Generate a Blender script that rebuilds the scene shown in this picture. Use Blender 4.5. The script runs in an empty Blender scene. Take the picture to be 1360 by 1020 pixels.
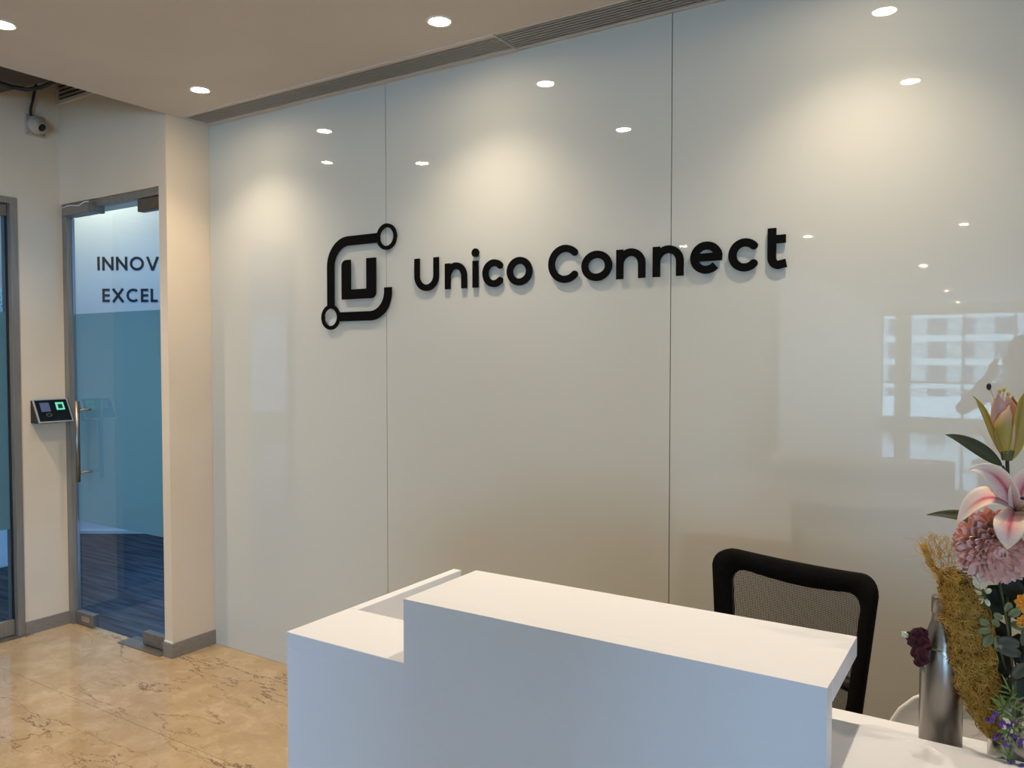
import bpy, bmesh, math, random
from mathutils import Vector, Matrix
random.seed(7)
PI = math.pi
SC = bpy.context.scene
COL = SC.collection

# ------------------------------------------------------------------ camera
CAMH = 1.6
cam_data = bpy.data.cameras.new('camera')
cam_data.sensor_fit = 'HORIZONTAL'
cam_data.sensor_width = 36.0
cam_data.lens = 36.0 * 1052.0 / 1360.0
cam_data.clip_start = 0.02
cam_data.clip_end = 400
camera = bpy.data.objects.new('camera', cam_data)
COL.objects.link(camera)
camera.location = (0, 0, CAMH)
camera.rotation_euler = (math.radians(90 - 1.854), 0, math.radians(32.326))
SC.camera = camera

# ------------------------------------------------------------------ world, daylight, exposure
world = bpy.data.worlds.new('overcast_sky')
SC.world = world
world.use_nodes = True
wn = world.node_tree.nodes
wn['Background'].inputs[0].default_value = (0.48, 0.76, 1.0, 1)
wn['Background'].inputs[1].default_value = 9.0

SC.view_settings.view_transform = 'Standard'
SC.view_settings.look = 'None'
SC.view_settings.exposure = -0.07
SC.view_settings.gamma = 1.0
SC.view_settings.use_curve_mapping = False
SC.cycles.use_denoising = True
SC.cycles.sample_clamp_indirect = 6.0


def area_light(name, loc, rot, sx, sy, power, color):
    l = bpy.data.lights.new(name, 'AREA')
    l.shape = 'RECTANGLE'
    l.size = sx
    l.size_y = sy
    l.energy = power
    l.color = color
    o = bpy.data.objects.new(name, l)
    COL.objects.link(o)
    o.location = loc
    o.rotation_euler = rot
    return o


# added daylight panels: at an invented right-wall window, and windowless inside the office
area_light('added_daylight_hall', (4.46, -9.8, 1.5), (0, math.radians(90), 0), 2.2, 7.6, 680, (0.28, 0.52, 1.0))
area_light('added_daylight_office', (-8.2, 8.4, 1.7), (math.radians(-90), 0, math.radians(20)), 4.0, 2.4, 600, (0.36, 0.62, 1.0))

DOWN_POWER = 43.0
DOWN_COLOR = (1.0, 0.815, 0.63)

# ------------------------------------------------------------------ materials
MATS = {}


def principled(name, color, rough=0.5, metal=0.0, spec=0.5, emit=None, estr=0.0, coat=0.0):
    m = bpy.data.materials.new(name)
    m.use_nodes = True
    b = m.node_tree.nodes['Principled BSDF']
    b.inputs['Base Color'].default_value = (*color, 1)
    b.inputs['Roughness'].default_value = rough
    b.inputs['Metallic'].default_value = metal
    b.inputs['Specular IOR Level'].default_value = spec
    b.inputs['Coat Weight'].default_value = coat
    if emit:
        b.inputs['Emission Color'].default_value = (*emit, 1)
        b.inputs['Emission Strength'].default_value = estr
    MATS[name] = m
    return m


def nodes(m):
    return m.node_tree.nodes, m.node_tree.links, m.node_tree.nodes['Principled BSDF']


def noisy(name, c1, c2, scale=8.0, rough=0.5, metal=0.0, bump=0.0, bscale=None, spec=0.5, stretch=(1, 1, 1), detail=4.0):
    m = principled(name, c1, rough, metal, spec)
    n, l, b = nodes(m)
    tc = n.new('ShaderNodeTexCoord')
    mp = n.new('ShaderNodeMapping')
    mp.inputs['Scale'].default_value = stretch
    l.new(tc.outputs['Object'], mp.inputs['Vector'])
    t = n.new('ShaderNodeTexNoise')
    t.inputs['Scale'].default_value = scale
    t.inputs['Detail'].default_value = detail
    l.new(mp.outputs[0], t.inputs['Vector'])
    mx = n.new('ShaderNodeMix')
    mx.data_type = 'RGBA'
    mx.inputs[6].default_value = (*c1, 1)
    mx.inputs[7].default_value = (*c2, 1)
    rp = n.new('ShaderNodeMapRange')
    rp.inputs[1].default_value = 0.35
    rp.inputs[2].default_value = 0.65
    l.new(t.outputs[0], rp.inputs[0])
    l.new(rp.outputs[0], mx.inputs[0])
    l.new(mx.outputs[2], b.inputs['Base Color'])
    if bump:
        t2 = n.new('ShaderNodeTexNoise')
        t2.inputs['Scale'].default_value = bscale or scale * 4
        l.new(mp.outputs[0], t2.inputs['Vector'])
        bp = n.new('ShaderNodeBump')
        bp.inputs['Strength'].default_value = bump
        bp.inputs['Distance'].default_value = 0.002
        l.new(t2.outputs[0], bp.inputs['Height'])
        l.new(bp.outputs[0], b.inputs['Normal'])
    return m


noisy('wall_paint', (0.705, 0.59, 0.43), (0.73, 0.615, 0.455), 3.0, 0.55, bump=0.05, bscale=90)
noisy('ceiling_paint', (0.62, 0.555, 0.49), (0.65, 0.585, 0.515), 2.0, 0.8, bump=0.04, bscale=120)
noisy('soffit_dark', (0.05, 0.043, 0.03), (0.085, 0.065, 0.045), 1.6, 0.85)
noisy('desk_white', (0.81, 0.835, 0.875), (0.83, 0.855, 0.895), 2.0, 0.38)
noisy('skirting', (0.25, 0.225, 0.195), (0.30, 0.27, 0.235), 30.0, 0.4, metal=0.35, stretch=(1, 1, 6))
noisy('frame_metal', (0.26, 0.235, 0.20), (0.30, 0.275, 0.235), 14.0, 0.42, metal=0.5, stretch=(6, 6, 0.4))
noisy('brushed_steel', (0.55, 0.53, 0.50), (0.62, 0.60, 0.57), 40.0, 0.3, metal=1.0, stretch=(1, 1, 0.05))
noisy('patch_metal', (0.20, 0.18, 0.155), (0.25, 0.225, 0.19), 25.0, 0.38, metal=0.6)
noisy('pivot_metal', (0.13, 0.10, 0.075), (0.16, 0.125, 0.095), 25.0, 0.4, metal=0.5)
noisy('handle_steel', (0.26, 0.24, 0.21), (0.30, 0.28, 0.25), 40.0, 0.38, metal=1.0, stretch=(1, 1, 0.05))
principled('grille_metal', (0.42, 0.40, 0.37), 0.5, 0.2)
principled('grille_dark', (0.02, 0.019, 0.018), 0.8)
principled('sign_black', (0.003, 0.003, 0.003), 0.65, spec=0.06)
principled('steel_pin', (0.4, 0.4, 0.4), 0.4, 1.0)
principled('black_plastic', (0.012, 0.012, 0.013), 0.45, spec=0.35)
noisy('black_fabric', (0.004, 0.004, 0.004), (0.006, 0.006, 0.006), 60.0, 0.85, bump=0.2, bscale=400, spec=0.08)
principled('mesh_black', (0.05, 0.05, 0.05), 0.7, spec=0.2)
principled('white_plastic', (0.82, 0.80, 0.77), 0.28)
principled('camera_white', (0.46, 0.39, 0.30), 0.45)
principled('cable_black', (0.01, 0.01, 0.01), 0.55)
principled('lens_black', (0.004, 0.004, 0.005), 0.08)
principled('silver_bezel', (0.62, 0.62, 0.62), 0.35, 0.8)
principled('screen_blue', (0.05, 0.06, 0.12), 0.15, emit=(0.20, 0.24, 0.45), estr=0.22)
principled('sensor_green', (0.05, 0.3, 0.2), 0.2, emit=(0.25, 0.95, 0.62), estr=0.6)
principled('sensor_dark', (0.005, 0.05, 0.03), 0.2)
principled('icon_grey', (0.12, 0.12, 0.12), 0.5)
principled('seam_dark', (0.05, 0.05, 0.045), 0.6)
principled('letter_ink', (0.012, 0.014, 0.02), 0.6)
principled('office_wall', (0.72, 0.79, 0.86), 0.6)
principled('office_white', (0.72, 0.80, 0.88), 0.5)
principled('window_frame', (0.42, 0.42, 0.41), 0.45, 0.3)
principled('lamp_lens', (1, 1, 1), 0.4, emit=(1.0, 0.83, 0.62), estr=190.0)
principled('lamp_trim', (0.75, 0.72, 0.67), 0.5)

# steel bottle
noisy('bottle_steel', (0.22, 0.20, 0.18), (0.27, 0.25, 0.22), 60.0, 0.30, metal=1.0, stretch=(1, 1, 0.03))
noisy('vase_steel', (0.55, 0.54, 0.50), (0.60, 0.58, 0.54), 30.0, 0.18, metal=1.0, stretch=(1, 1, 0.05))

# back-painted glass wall panels: grey-white paint under a glossy surface
gp = noisy('painted_glass', (0.54, 0.54, 0.475), (0.55, 0.55, 0.485), 0.7, 0.02, spec=0.62)


def clear_glass(name, tint, refl=1.0):
    m = bpy.data.materials.new(name)
    m.use_nodes = True
    n, l = m.node_tree.nodes, m.node_tree.links
    n.remove(n['Principled BSDF'])
    tr = n.new('ShaderNodeBsdfTransparent')
    tr.inputs[0].default_value = (*tint, 1)
    gl = n.new('ShaderNodeBsdfGlossy')
    gl.inputs['Roughness'].default_value = 0.01
    fr = n.new('ShaderNodeFresnel')
    fr.inputs[0].default_value = 1.5
    geo = n.new('ShaderNodeNewGeometry')
    inv = n.new('ShaderNodeMath')
    inv.operation = 'SUBTRACT'
    inv.inputs[0].default_value = 1.0
    l.new(geo.outputs['Backfacing'], inv.inputs[1])
    mu = n.new('ShaderNodeMath')
    mu.operation = 'MULTIPLY'
    l.new(fr.outputs[0], mu.inputs[0])
    l.new(inv.outputs[0], mu.inputs[1])
    mx = n.new('ShaderNodeMixShader')
    l.new(mu.outputs[0], mx.inputs[0])
    l.new(tr.outputs[0], mx.inputs[1])
    l.new(gl.outputs[0], mx.inputs[2])
    l.new(mx.outputs[0], n['Material Output'].inputs[0])
    MATS[name] = m
    return m


clear_glass('door_glass', (0.80, 0.91, 0.95))
clear_glass('window_glass', (0.95, 0.98, 1.0))


def frosted(name, col):
    m = bpy.data.materials.new(name)
    m.use_nodes = True
    n, l = m.node_tree.nodes, m.node_tree.links
    n.remove(n['Principled BSDF'])
    d = n.new('ShaderNodeBsdfDiffuse')
    d.inputs[0].default_value = (*col, 1)
    t = n.new('ShaderNodeBsdfTranslucent')
    t.inputs[0].default_value = (*col, 1)
    mx = n.new('ShaderNodeMixShader')
    mx.inputs[0].default_value = 0.62
    l.new(d.outputs[0], mx.inputs[1])
    l.new(t.outputs[0], mx.inputs[2])
    gl = n.new('ShaderNodeBsdfGlossy')
    gl.inputs['Roughness'].default_value = 0.25
    fr = n.new('ShaderNodeFresnel')
    fr.inputs[0].default_value = 1.4
    m2 = n.new('ShaderNodeMixShader')
    l.new(fr.outputs[0], m2.inputs[0])
    l.new(mx.outputs[0], m2.inputs[1])
    l.new(gl.outputs[0], m2.inputs[2])
    l.new(m2.outputs[0], n['Material Output'].inputs[0])
    MATS[name] = m
    return m


frosted('frosted_film', (0.48, 0.62, 0.64))


def marble():
    m = principled('marble', (0.5, 0.38, 0.24), 0.05, 0, 0.5)
    n, l, b = nodes(m)
    geo = n.new('ShaderNodeNewGeometry')
    # warp
    w = n.new('ShaderNodeTexNoise')
    w.inputs['Scale'].default_value = 3.2
    w.inputs['Detail'].default_value = 7
    w.inputs['Roughness'].default_value = 0.62
    l.new(geo.outputs['Position'], w.inputs['Vector'])
    sub = n.new('ShaderNodeVectorMath')
    sub.operation = 'SUBTRACT'
    sub.inputs[1].default_value = (0.5, 0.5, 0.5)
    l.new(w.outputs['Color'], sub.inputs[0])
    scl = n.new('ShaderNodeVectorMath')
    scl.operation = 'SCALE'
    scl.inputs['Scale'].default_value = 0.75
    l.new(sub.outputs[0], scl.inputs[0])
    add = n.new('ShaderNodeVectorMath')
    l.new(geo.outputs['Position'], add.inputs[0])
    l.new(scl.outputs[0], add.inputs[1])

    def vein(scale, rot, stretch, width, thr0, thr1, seed, det):
        mp = n.new('ShaderNodeMapping')
        mp.inputs['Rotation'].default_value = (0, 0, math.radians(rot))
        mp.inputs['Scale'].default_value = stretch
        mp.inputs['Location'].default_value = (seed, seed * 0.37, 0)
        l.new(geo.outputs['Position'], mp.inputs['Vector'])
        t = n.new('ShaderNodeTexNoise')
        t.inputs['Scale'].default_value = scale
        t.inputs['Detail'].default_value = det
        t.inputs['Roughness'].default_value = 0.58
        l.new(mp.outputs[0], t.inputs['Vector'])
        a = n.new('ShaderNodeMath')
        a.operation = 'SUBTRACT'
        a.inputs[1].default_value = 0.5
        l.new(t.outputs[0], a.inputs[0])
        ab = n.new('ShaderNodeMath')
        ab.operation = 'ABSOLUTE'
        l.new(a.outputs[0], ab.inputs[0])
        r = n.new('ShaderNodeMapRange')
        r.inputs[1].default_value = 0.0
        r.inputs[2].default_value = width
        r.inputs[3].default_value = 1.0
        r.inputs[4].default_value = 0.0
        l.new(ab.outputs[0], r.inputs[0])
        mk = n.new('ShaderNodeTexNoise')
        mk.inputs['Scale'].default_value = 2.6
        mk.inputs['Detail'].default_value = 3
        of_ = n.new('ShaderNodeVectorMath')
        of_.inputs[1].default_value = (seed * 3.1, seed, 0)
        l.new(geo.outputs['Position'], of_.inputs[0])
        l.new(of_.outputs[0], mk.inputs['Vector'])
        mr = n.new('ShaderNodeMapRange')
        mr.inputs[1].default_value = thr0
        mr.inputs[2].default_value = thr1
        l.new(mk.outputs[0], mr.inputs[0])
        mu = n.new('ShaderNodeMath')
        mu.operation = 'MULTIPLY'
        l.new(r.outputs[0], mu.inputs[0])
        l.new(mr.outputs[0], mu.inputs[1])
        return mu

    va = vein(1.0, 24, (0.75, 2.4, 1), 0.0065, 0.38, 0.58, 3.7, 7)
    vb = vein(1.5, 30, (0.8, 2.2, 1), 0.005, 0.46, 0.66, 9.1, 7)
    mul = n.new('ShaderNodeMath')
    mul.operation = 'MAXIMUM'
    l.new(va.outputs[0], mul.inputs[0])
    l.new(vb.outputs[0], mul.inputs[1])
    # cloudy base
    c = n.new('ShaderNodeTexNoise')
    c.inputs['Scale'].default_value = 5.0
    c.inputs['Detail'].default_value = 9
    c.inputs['Roughness'].default_value = 0.66
    mp2 = n.new('ShaderNodeMapping')
    mp2.inputs['Scale'].default_value = (0.7, 1.4, 1)
    l.new(add.outputs[0], mp2.inputs['Vector'])
    l.new(mp2.outputs[0], c.inputs['Vector'])
    cr = n.new('ShaderNodeValToRGB')
    cr.color_ramp.elements[0].position = 0.33
    cr.color_ramp.elements[0].color = (0.39, 0.275, 0.147, 1)
    cr.color_ramp.elements[1].position = 0.70
    cr.color_ramp.elements[1].color = (0.55, 0.418, 0.262, 1)
    e = cr.color_ramp.elements.new(0.5)
    e.color = (0.445, 0.325, 0.183, 1)
    l.new(c.outputs[0], cr.inputs[0])
    # per-slab tint
    oi = n.new('ShaderNodeObjectInfo')
    hv = n.new('ShaderNodeHueSaturation')
    rr = n.new('ShaderNodeMapRange')
    rr.inputs[3].default_value = 0.94
    rr.inputs[4].default_value = 1.05
    l.new(oi.outputs['Random'], rr.inputs[0])
    l.new(rr.outputs[0], hv.inputs['Value'])
    l.new(cr.outputs[0], hv.inputs['Color'])
    mx = n.new('ShaderNodeMix')
    mx.data_type = 'RGBA'
    mx.inputs[7].default_value = (0.16, 0.095, 0.05, 1)
    l.new(mul.outputs[0], mx.inputs[0])
    l.new(hv.outputs[0], mx.inputs[6])
    l.new(mx.outputs[2], b.inputs['Base Color'])
    return m


marble()
principled('marble_joint', (0.22, 0.16, 0.10), 0.6)


def carpet():
    m = principled('office_carpet', (0.06, 0.09, 0.13), 0.9, 0, 0.2)
    n, l, b = nodes(m)
    geo = n.new('ShaderNodeNewGeometry')
    mp = n.new('ShaderNodeMapping')
    mp.inputs['Rotation'].default_value = (0, 0, math.radians(-20))
    mp.inputs['Scale'].default_value = (2.0, 26, 1)
    l.new(geo.outputs['Position'], mp.inputs['Vector'])
    t = n.new('ShaderNodeTexNoise')
    t.inputs['Scale'].default_value = 1.2
    t.inputs['Detail'].default_value = 5
    l.new(mp.outputs[0], t.inputs['Vector'])
    cr = n.new('ShaderNodeValToRGB')
    cr.color_ramp.elements[0].position = 0.4
    cr.color_ramp.elements[0].color = (0.02, 0.032, 0.05, 1)
    cr.color_ramp.elements[1].position = 0.68
    cr.color_ramp.elements[1].color = (0.075, 0.10, 0.135, 1)
    l.new(t.outputs[0], cr.inputs[0])
    l.new(cr.outputs[0], b.inputs['Base Color'])


carpet()


def speckled():
    m = principled('speckled_green', (0.5, 0.6, 0.5), 0.8)
    n, l, b = nodes(m)
    tc = n.new('ShaderNodeTexCoord')
    v = n.new('ShaderNodeTexVoronoi')
    v.inputs['Scale'].default_value = 45
    l.new(tc.outputs['Object'], v.inputs['Vector'])
    cr = n.new('ShaderNodeValToRGB')
    cr.color_ramp.elements[0].position = 0.2
    cr.color_ramp.elements[0].color = (0.16, 0.26, 0.20, 1)
    cr.color_ramp.elements[1].position = 0.5
    cr.color_ramp.elements[1].color = (0.75, 0.85, 0.74, 1)
    l.new(v.outputs[0], cr.inputs[0])
    l.new(cr.outputs[0], b.inputs['Base Color'])


speckled()

# outdoors
principled('facade_plaster', (0.62, 0.66, 0.68), 0.8)
principled('facade_slab', (0.80, 0.80, 0.78), 0.8)
principled('facade_window', (0.16, 0.17, 0.20), 0.25)
principled('terrace_white', (0.85, 0.85, 0.84), 0.8)


# flowers
def petal_mat(name, edge, mid, stripe, smid=0.22, rough=0.6, trans=0.25, freckle=None):
    """colour runs across the petal width (V) and along its length (U)"""
    m = principled(name, edge, rough, 0, 0.3)
    n, l, b = nodes(m)
    uv = n.new('ShaderNodeUVMap')
    sp = n.new('ShaderNodeSeparateXYZ')
    l.new(uv.outputs[0], sp.inputs[0])
    s = n.new('ShaderNodeMath')
    s.operation = 'SUBTRACT'
    s.inputs[1].default_value = 0.5
    l.new(sp.outputs[1], s.inputs[0])
    a = n.new('ShaderNodeMath')
    a.operation = 'ABSOLUTE'
    l.new(s.outputs[0], a.inputs[0])
    cr = n.new('ShaderNodeValToRGB')
    cr.color_ramp.elements[0].position = 0.0
    cr.color_ramp.elements[0].color = (*stripe, 1)
    cr.color_ramp.elements[1].position = 0.42
    cr.color_ramp.elements[1].color = (*edge, 1)
    e = cr.color_ramp.elements.new(smid)
    e.color = (*mid, 1)
    l.new(a.outputs[0], cr.inputs[0])
    # fade stripe to the tip
    mx = n.new('ShaderNodeMix')
    mx.data_type = 'RGBA'
    mx.inputs[7].default_value = (*edge, 1)
    rp = n.new('ShaderNodeMapRange')
    rp.inputs[1].default_value = 0.55
    rp.inputs[2].default_value = 0.95
    l.new(sp.outputs[0], rp.inputs[0])
    l.new(rp.outputs[0], mx.inputs[0])
    l.new(cr.outputs[0], mx.inputs[6])
    out = mx.outputs[2]
    if freckle:
        tc = n.new('ShaderNodeTexCoord')
        v = n.new('ShaderNodeTexVoronoi')
        v.inputs['Scale'].default_value = 260
        l.new(tc.outputs['Object'], v.inputs['Vector'])
        fr = n.new('ShaderNodeMapRange')
        fr.inputs[1].default_value = 0.16
        fr.inputs[2].default_value = 0.22
        fr.inputs[3].default_value = 0.8
        fr.inputs[4].default_value = 0.0
        l.new(v.outputs[0], fr.inputs[0])
        inv = n.new('ShaderNodeMapRange')
        inv.inputs[1].default_value = 0.2
        inv.inputs[2].default_value = 0.7
        inv.inputs[3].default_value = 1.0
        inv.inputs[4].default_value = 0.0
        l.new(sp.outputs[0], inv.inputs[0])
        ml = n.new('ShaderNodeMath')
        ml.operation = 'MULTIPLY'
        l.new(fr.outputs[0], ml.inputs[0])
        l.new(inv.outputs[0], ml.inputs[1])
        m2 = n.new('ShaderNodeMix')
        m2.data_type = 'RGBA'
        m2.inputs[7].default_value = (*freckle, 1)
        l.new(ml.outputs[0], m2.inputs[0])
        l.new(out, m2.inputs[6])
        out = m2.outputs[2]
    l.new(out, b.inputs['Base Color'])
    b.inputs['Transmission Weight'].default_value = 0.0
    return m


petal_mat('lily_petal', (0.88, 0.71, 0.56), (0.80, 0.42, 0.38), (0.52, 0.09, 0.12), 0.13, freckle=(0.35, 0.03, 0.06))
petal_mat('bud_outer', (0.46, 0.33, 0.06), (0.46, 0.31, 0.08), (0.32, 0.22, 0.03), 0.2)
petal_mat('bud_inner', (0.62, 0.36, 0.27), (0.62, 0.38, 0.34), (0.55, 0.28, 0.27), 0.2)
petal_mat('bud_front', (0.60, 0.37, 0.26), (0.47, 0.36, 0.09), (0.44, 0.33, 0.07), 0.40)
petal_mat('mum_petal', (0.96, 0.63, 0.53), (0.92, 0.56, 0.47), (0.80, 0.43, 0.37), 0.2)
petal_mat('burgundy_petal', (0.07, 0.009, 0.012), (0.05, 0.006, 0.009), (0.035, 0.004, 0.006), 0.2)
petal_mat('orange_petal', (0.90, 0.36, 0.03), (0.86, 0.28, 0.02), (0.75, 0.16, 0.01), 0.2)
petal_mat('cream_petal', (0.80, 0.76, 0.52), (0.72, 0.70, 0.42), (0.6, 0.6, 0.3), 0.2)
petal_mat('purple_petal', (0.13, 0.06, 0.28), (0.11, 0.05, 0.25), (0.08, 0.03, 0.2), 0.2)
petal_mat('leaf_dark', (0.045, 0.055, 0.028), (0.05, 0.062, 0.03), (0.075, 0.085, 0.045), 0.05)
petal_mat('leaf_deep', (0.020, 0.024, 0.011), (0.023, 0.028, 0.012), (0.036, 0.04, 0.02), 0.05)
petal_mat('leaf_sage', (0.20, 0.215, 0.10), (0.18, 0.195, 0.09), (0.14, 0.155, 0.065), 0.2)
petal_mat('leaf_grey', (0.10, 0.095, 0.06), (0.09, 0.088, 0.055), (0.065, 0.065, 0.04), 0.2)
petal_mat('leaf_bright', (0.16, 0.24, 0.05), (0.14, 0.22, 0.05), (0.11, 0.18, 0.04), 0.2)
principled('stem_green', (0.08, 0.10, 0.03), 0.6)
principled('stem_dark', (0.03, 0.032, 0.018), 0.6)
principled('anther_black', (0.012, 0.008, 0.012), 0.7)
principled('anther_yellow', (0.62, 0.45, 0.10), 0.7)
principled('filament', (0.62, 0.50, 0.30), 0.6)
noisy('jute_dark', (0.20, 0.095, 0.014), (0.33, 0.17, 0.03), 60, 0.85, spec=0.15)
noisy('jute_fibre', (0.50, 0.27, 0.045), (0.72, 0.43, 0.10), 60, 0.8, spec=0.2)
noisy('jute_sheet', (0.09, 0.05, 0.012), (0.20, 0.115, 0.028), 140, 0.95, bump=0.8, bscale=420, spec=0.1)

# person
principled('skin', (0.34, 0.19, 0.12), 0.5)
principled('hair', (0.015, 0.012, 0.01), 0.6)
noisy('shirt_cloth', (0.10, 0.105, 0.12), (0.12, 0.125, 0.14), 30, 0.85)
noisy('trouser_cloth', (0.035, 0.038, 0.05), (0.045, 0.05, 0.065), 30, 0.9)
principled('shoe_leather', (0.02, 0.018, 0.016), 0.5)
principled('eye_white', (0.8, 0.8, 0.78), 0.3)

# ------------------------------------------------------------------ mesh helpers
ORG = {}


def bx(bm, x0, x1, y0, y1, z0, z1, bevel=0.0):
    vs = [bm.verts.new(p) for p in ((x0, y0, z0), (x1, y0, z0), (x1, y1, z0), (x0, y1, z0),
                                    (x0, y0, z1), (x1, y0, z1), (x1, y1, z1), (x0, y1, z1))]
    fs = [bm.faces.new([vs[i] for i in q]) for q in ((3, 2, 1, 0), (4, 5, 6, 7), (0, 1, 5, 4), (1, 2, 6, 5), (2, 3, 7, 6), (3, 0, 4, 7))]
    if bevel > 0:
        es = list({e for f in fs for e in f.edges})
        bmesh.ops.bevel(bm, geom=es, offset=bevel, segments=2, affect='EDGES', profile=0.5)
    return bm


def box(x0, x1, y0, y1, z0, z1, bevel=0.0):
    return bx(bmesh.new(), x0, x1, y0, y1, z0, z1, bevel)


def frame_basis(d):
    d = d.normalized()
    a = Vector((0, 0, 1)) if abs(d.z) < 0.9 else Vector((1, 0, 0))
    u = d.cross(a).normalized()
    return u, d.cross(u).normalized()


def tube(bm, pts, rad, seg=8, cap=True):
    pts = [Vector(p) for p in pts]
    rads = rad if isinstance(rad, (list, tuple)) else [rad] * len(pts)
    rings = []
    u = None
    for i, p in enumerate(pts):
        d = (pts[min(i + 1, len(pts) - 1)] - pts[max(i - 1, 0)])
        if d.length < 1e-9:
            d = Vector((0, 0, 1))
        d.normalize()
        if u is None:
            u, w = frame_basis(d)
        else:
            u = (u - d * u.dot(d))
            if u.length < 1e-6:
                u, w = frame_basis(d)
            u.normalize()
            w = d.cross(u)
        rings.append([bm.verts.new(p + (u * math.cos(2 * PI * k / seg) + w * math.sin(2 * PI * k / seg)) * rads[i]) for k in range(seg)])
    for a, b in zip(rings, rings[1:]):
        for k in range(seg):
            f = bm.faces.new((a[k], a[(k + 1) % seg], b[(k + 1) % seg], b[k]))
            f.smooth = True
    if cap and seg > 2:
        bm.faces.new(rings[0][::-1])
        bm.faces.new(rings[-1])
    return bm


def lathe(bm, prof, center=(0, 0, 0), seg=32, axis='Z', smooth=True):
    """prof: (radius, height) list"""
    c = Vector(center)
    rings = []
    for r, h in prof:
        ring = []
        for k in range(seg):
            a = 2 * PI * k / seg
            if axis == 'Z':
                p = Vector((r * math.cos(a), r * math.sin(a), h))
            elif axis == 'Y':
                p = Vector((r * math.cos(a), h, r * math.sin(a)))
            else:
                p = Vector((h, r * math.cos(a), r * math.sin(a)))
            ring.append(bm.verts.new(c + p))
        rings.append(ring)
    for a, b in zip(rings, rings[1:]):
        for k in range(seg):
            f = bm.faces.new((a[k], a[(k + 1) % seg], b[(k + 1) % seg], b[k]))
            f.smooth = smooth
    if prof[0][0] > 1e-6:
        bm.faces.new(rings[0][::-1])
    if prof[-1][0] > 1e-6:
        bm.faces.new(rings[-1])
    bmesh.ops.remove_doubles(bm, verts=bm.verts[:], dist=1e-6)
    return bm


def prism(bm, poly, y0, y1):
    """poly: (x,z) outline, extruded along y"""
    a = [bm.verts.new((x, y0, z)) for x, z in poly]
    b = [bm.verts.new((x, y1, z)) for x, z in poly]
    n = len(poly)
    bm.faces.new(a)
    bm.faces.new(b[::-1])
    for i in range(n):
        bm.faces.new((a[i], b[i], b[(i + 1) % n], a[(i + 1) % n]))
    return bm


def sphere(bm, c, r, seg=12, rings=8, sc=(1, 1, 1)):
    g = bmesh.ops.create_uvsphere(bm, u_segments=seg, v_segments=rings, radius=r)
    for v in g['verts']:
        v.co = Vector((v.co.x * sc[0], v.co.y * sc[1], v.co.z * sc[2])) + Vector(c)
        for f in v.link_faces:
            f.smooth = True
    return bm


def obj(name, bm, mat, parent=None):
    org = ORG.get(parent.name if parent else None, Vector((0, 0, 0)))
    if parent:
        bmesh.ops.translate(bm, verts=bm.verts[:], vec=-org)
    bmesh.ops.recalc_face_normals(bm, faces=bm.faces[:])
    me = bpy.data.meshes.new(name)
    bm.to_mesh(me)
    bm.free()
    me.materials.append(MATS[mat])
    o = bpy.data.objects.new(name, me)
    COL.objects.link(o)
    if parent:
        o.parent = parent
        ORG[o.name] = org
    return o


def inst(src, loc, parent, rot=None, scale=None, name=None):
    """an alike piece sharing its mesh"""
    o = bpy.data.objects.new(name or src.name.split('.')[0], src.data)
    COL.objects.link(o)
    o.parent = parent
    o.location = loc
    if rot is not None:
        o.rotation_euler = rot
    if scale is not None:
        o.scale = scale
    return o


def thing(name, label, cat, loc=(0, 0, 0), group=None, local=False):
    o = bpy.data.objects.new(name, None)
    o.empty_display_size = 0.1
    COL.objects.link(o)
    o.location = loc
    o['label'] = label
    o['category'] = cat
    if group:
        o['group'] = group
    ORG[o.name] = Vector((0, 0, 0)) if local else Vector(loc)
    return o


def tag(o, label, cat, group=None):
    o['label'] = label
    o['category'] = cat
    if group:
        o['group'] = group
    return o


def struct(name, bm, mat, label=None):
    o = obj(name, bm, mat)
    o['kind'] = 'structure'
    if label:
        o['label'] = label
    return o


def smooth_bevel(o, w, seg=3):
    m = o.modifiers.new('bevel', 'BEVEL')
    m.width = w
    m.segments = seg
    m.limit_method = 'ANGLE'
    return o


# ------------------------------------------------------------------ the setting
D = 2.833          # logo wall
CEIL = 2.877
XC = -3.766        # corner of logo wall and left pier
YP = 2.564         # pier front / wall over the glass door
XL = -4.80         # left wall
XR = 4.5
YB = -15.5

fl = struct('floor', box(XL, XR, YB, D + 0.06, -0.06, -0.004), 'marble_joint', 'polished beige marble floor with brown veins')
fl['label'] = 'polished beige marble floor with brown veins'
# marble slabs
rows = [D, 2.008]
while rows[-1] > YB:
    rows.append(max(YB, rows[-1] - 0.82))
for r in range(len(rows) - 1):
    y1, y0 = rows[r], rows[r + 1]
    x = XL - (0.9 if r % 2 else 0.0)
    while x < XR:
        xe = x + 2.75
        a, b = max(x, XL), min(xe, XR)
        if b - a > 0.05:
            for (p, q, yt) in (((a, XC, 2.625), (XC, b, y1)) if r == 0 and a < XC else ((a, b, y1),)):
                obj('marble_slab', box(p + 0.0006, q - 0.0006, y0 + 0.0009, yt - 0.0009, -0.02, 0.0), 'marble', fl)
        x = xe
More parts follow.
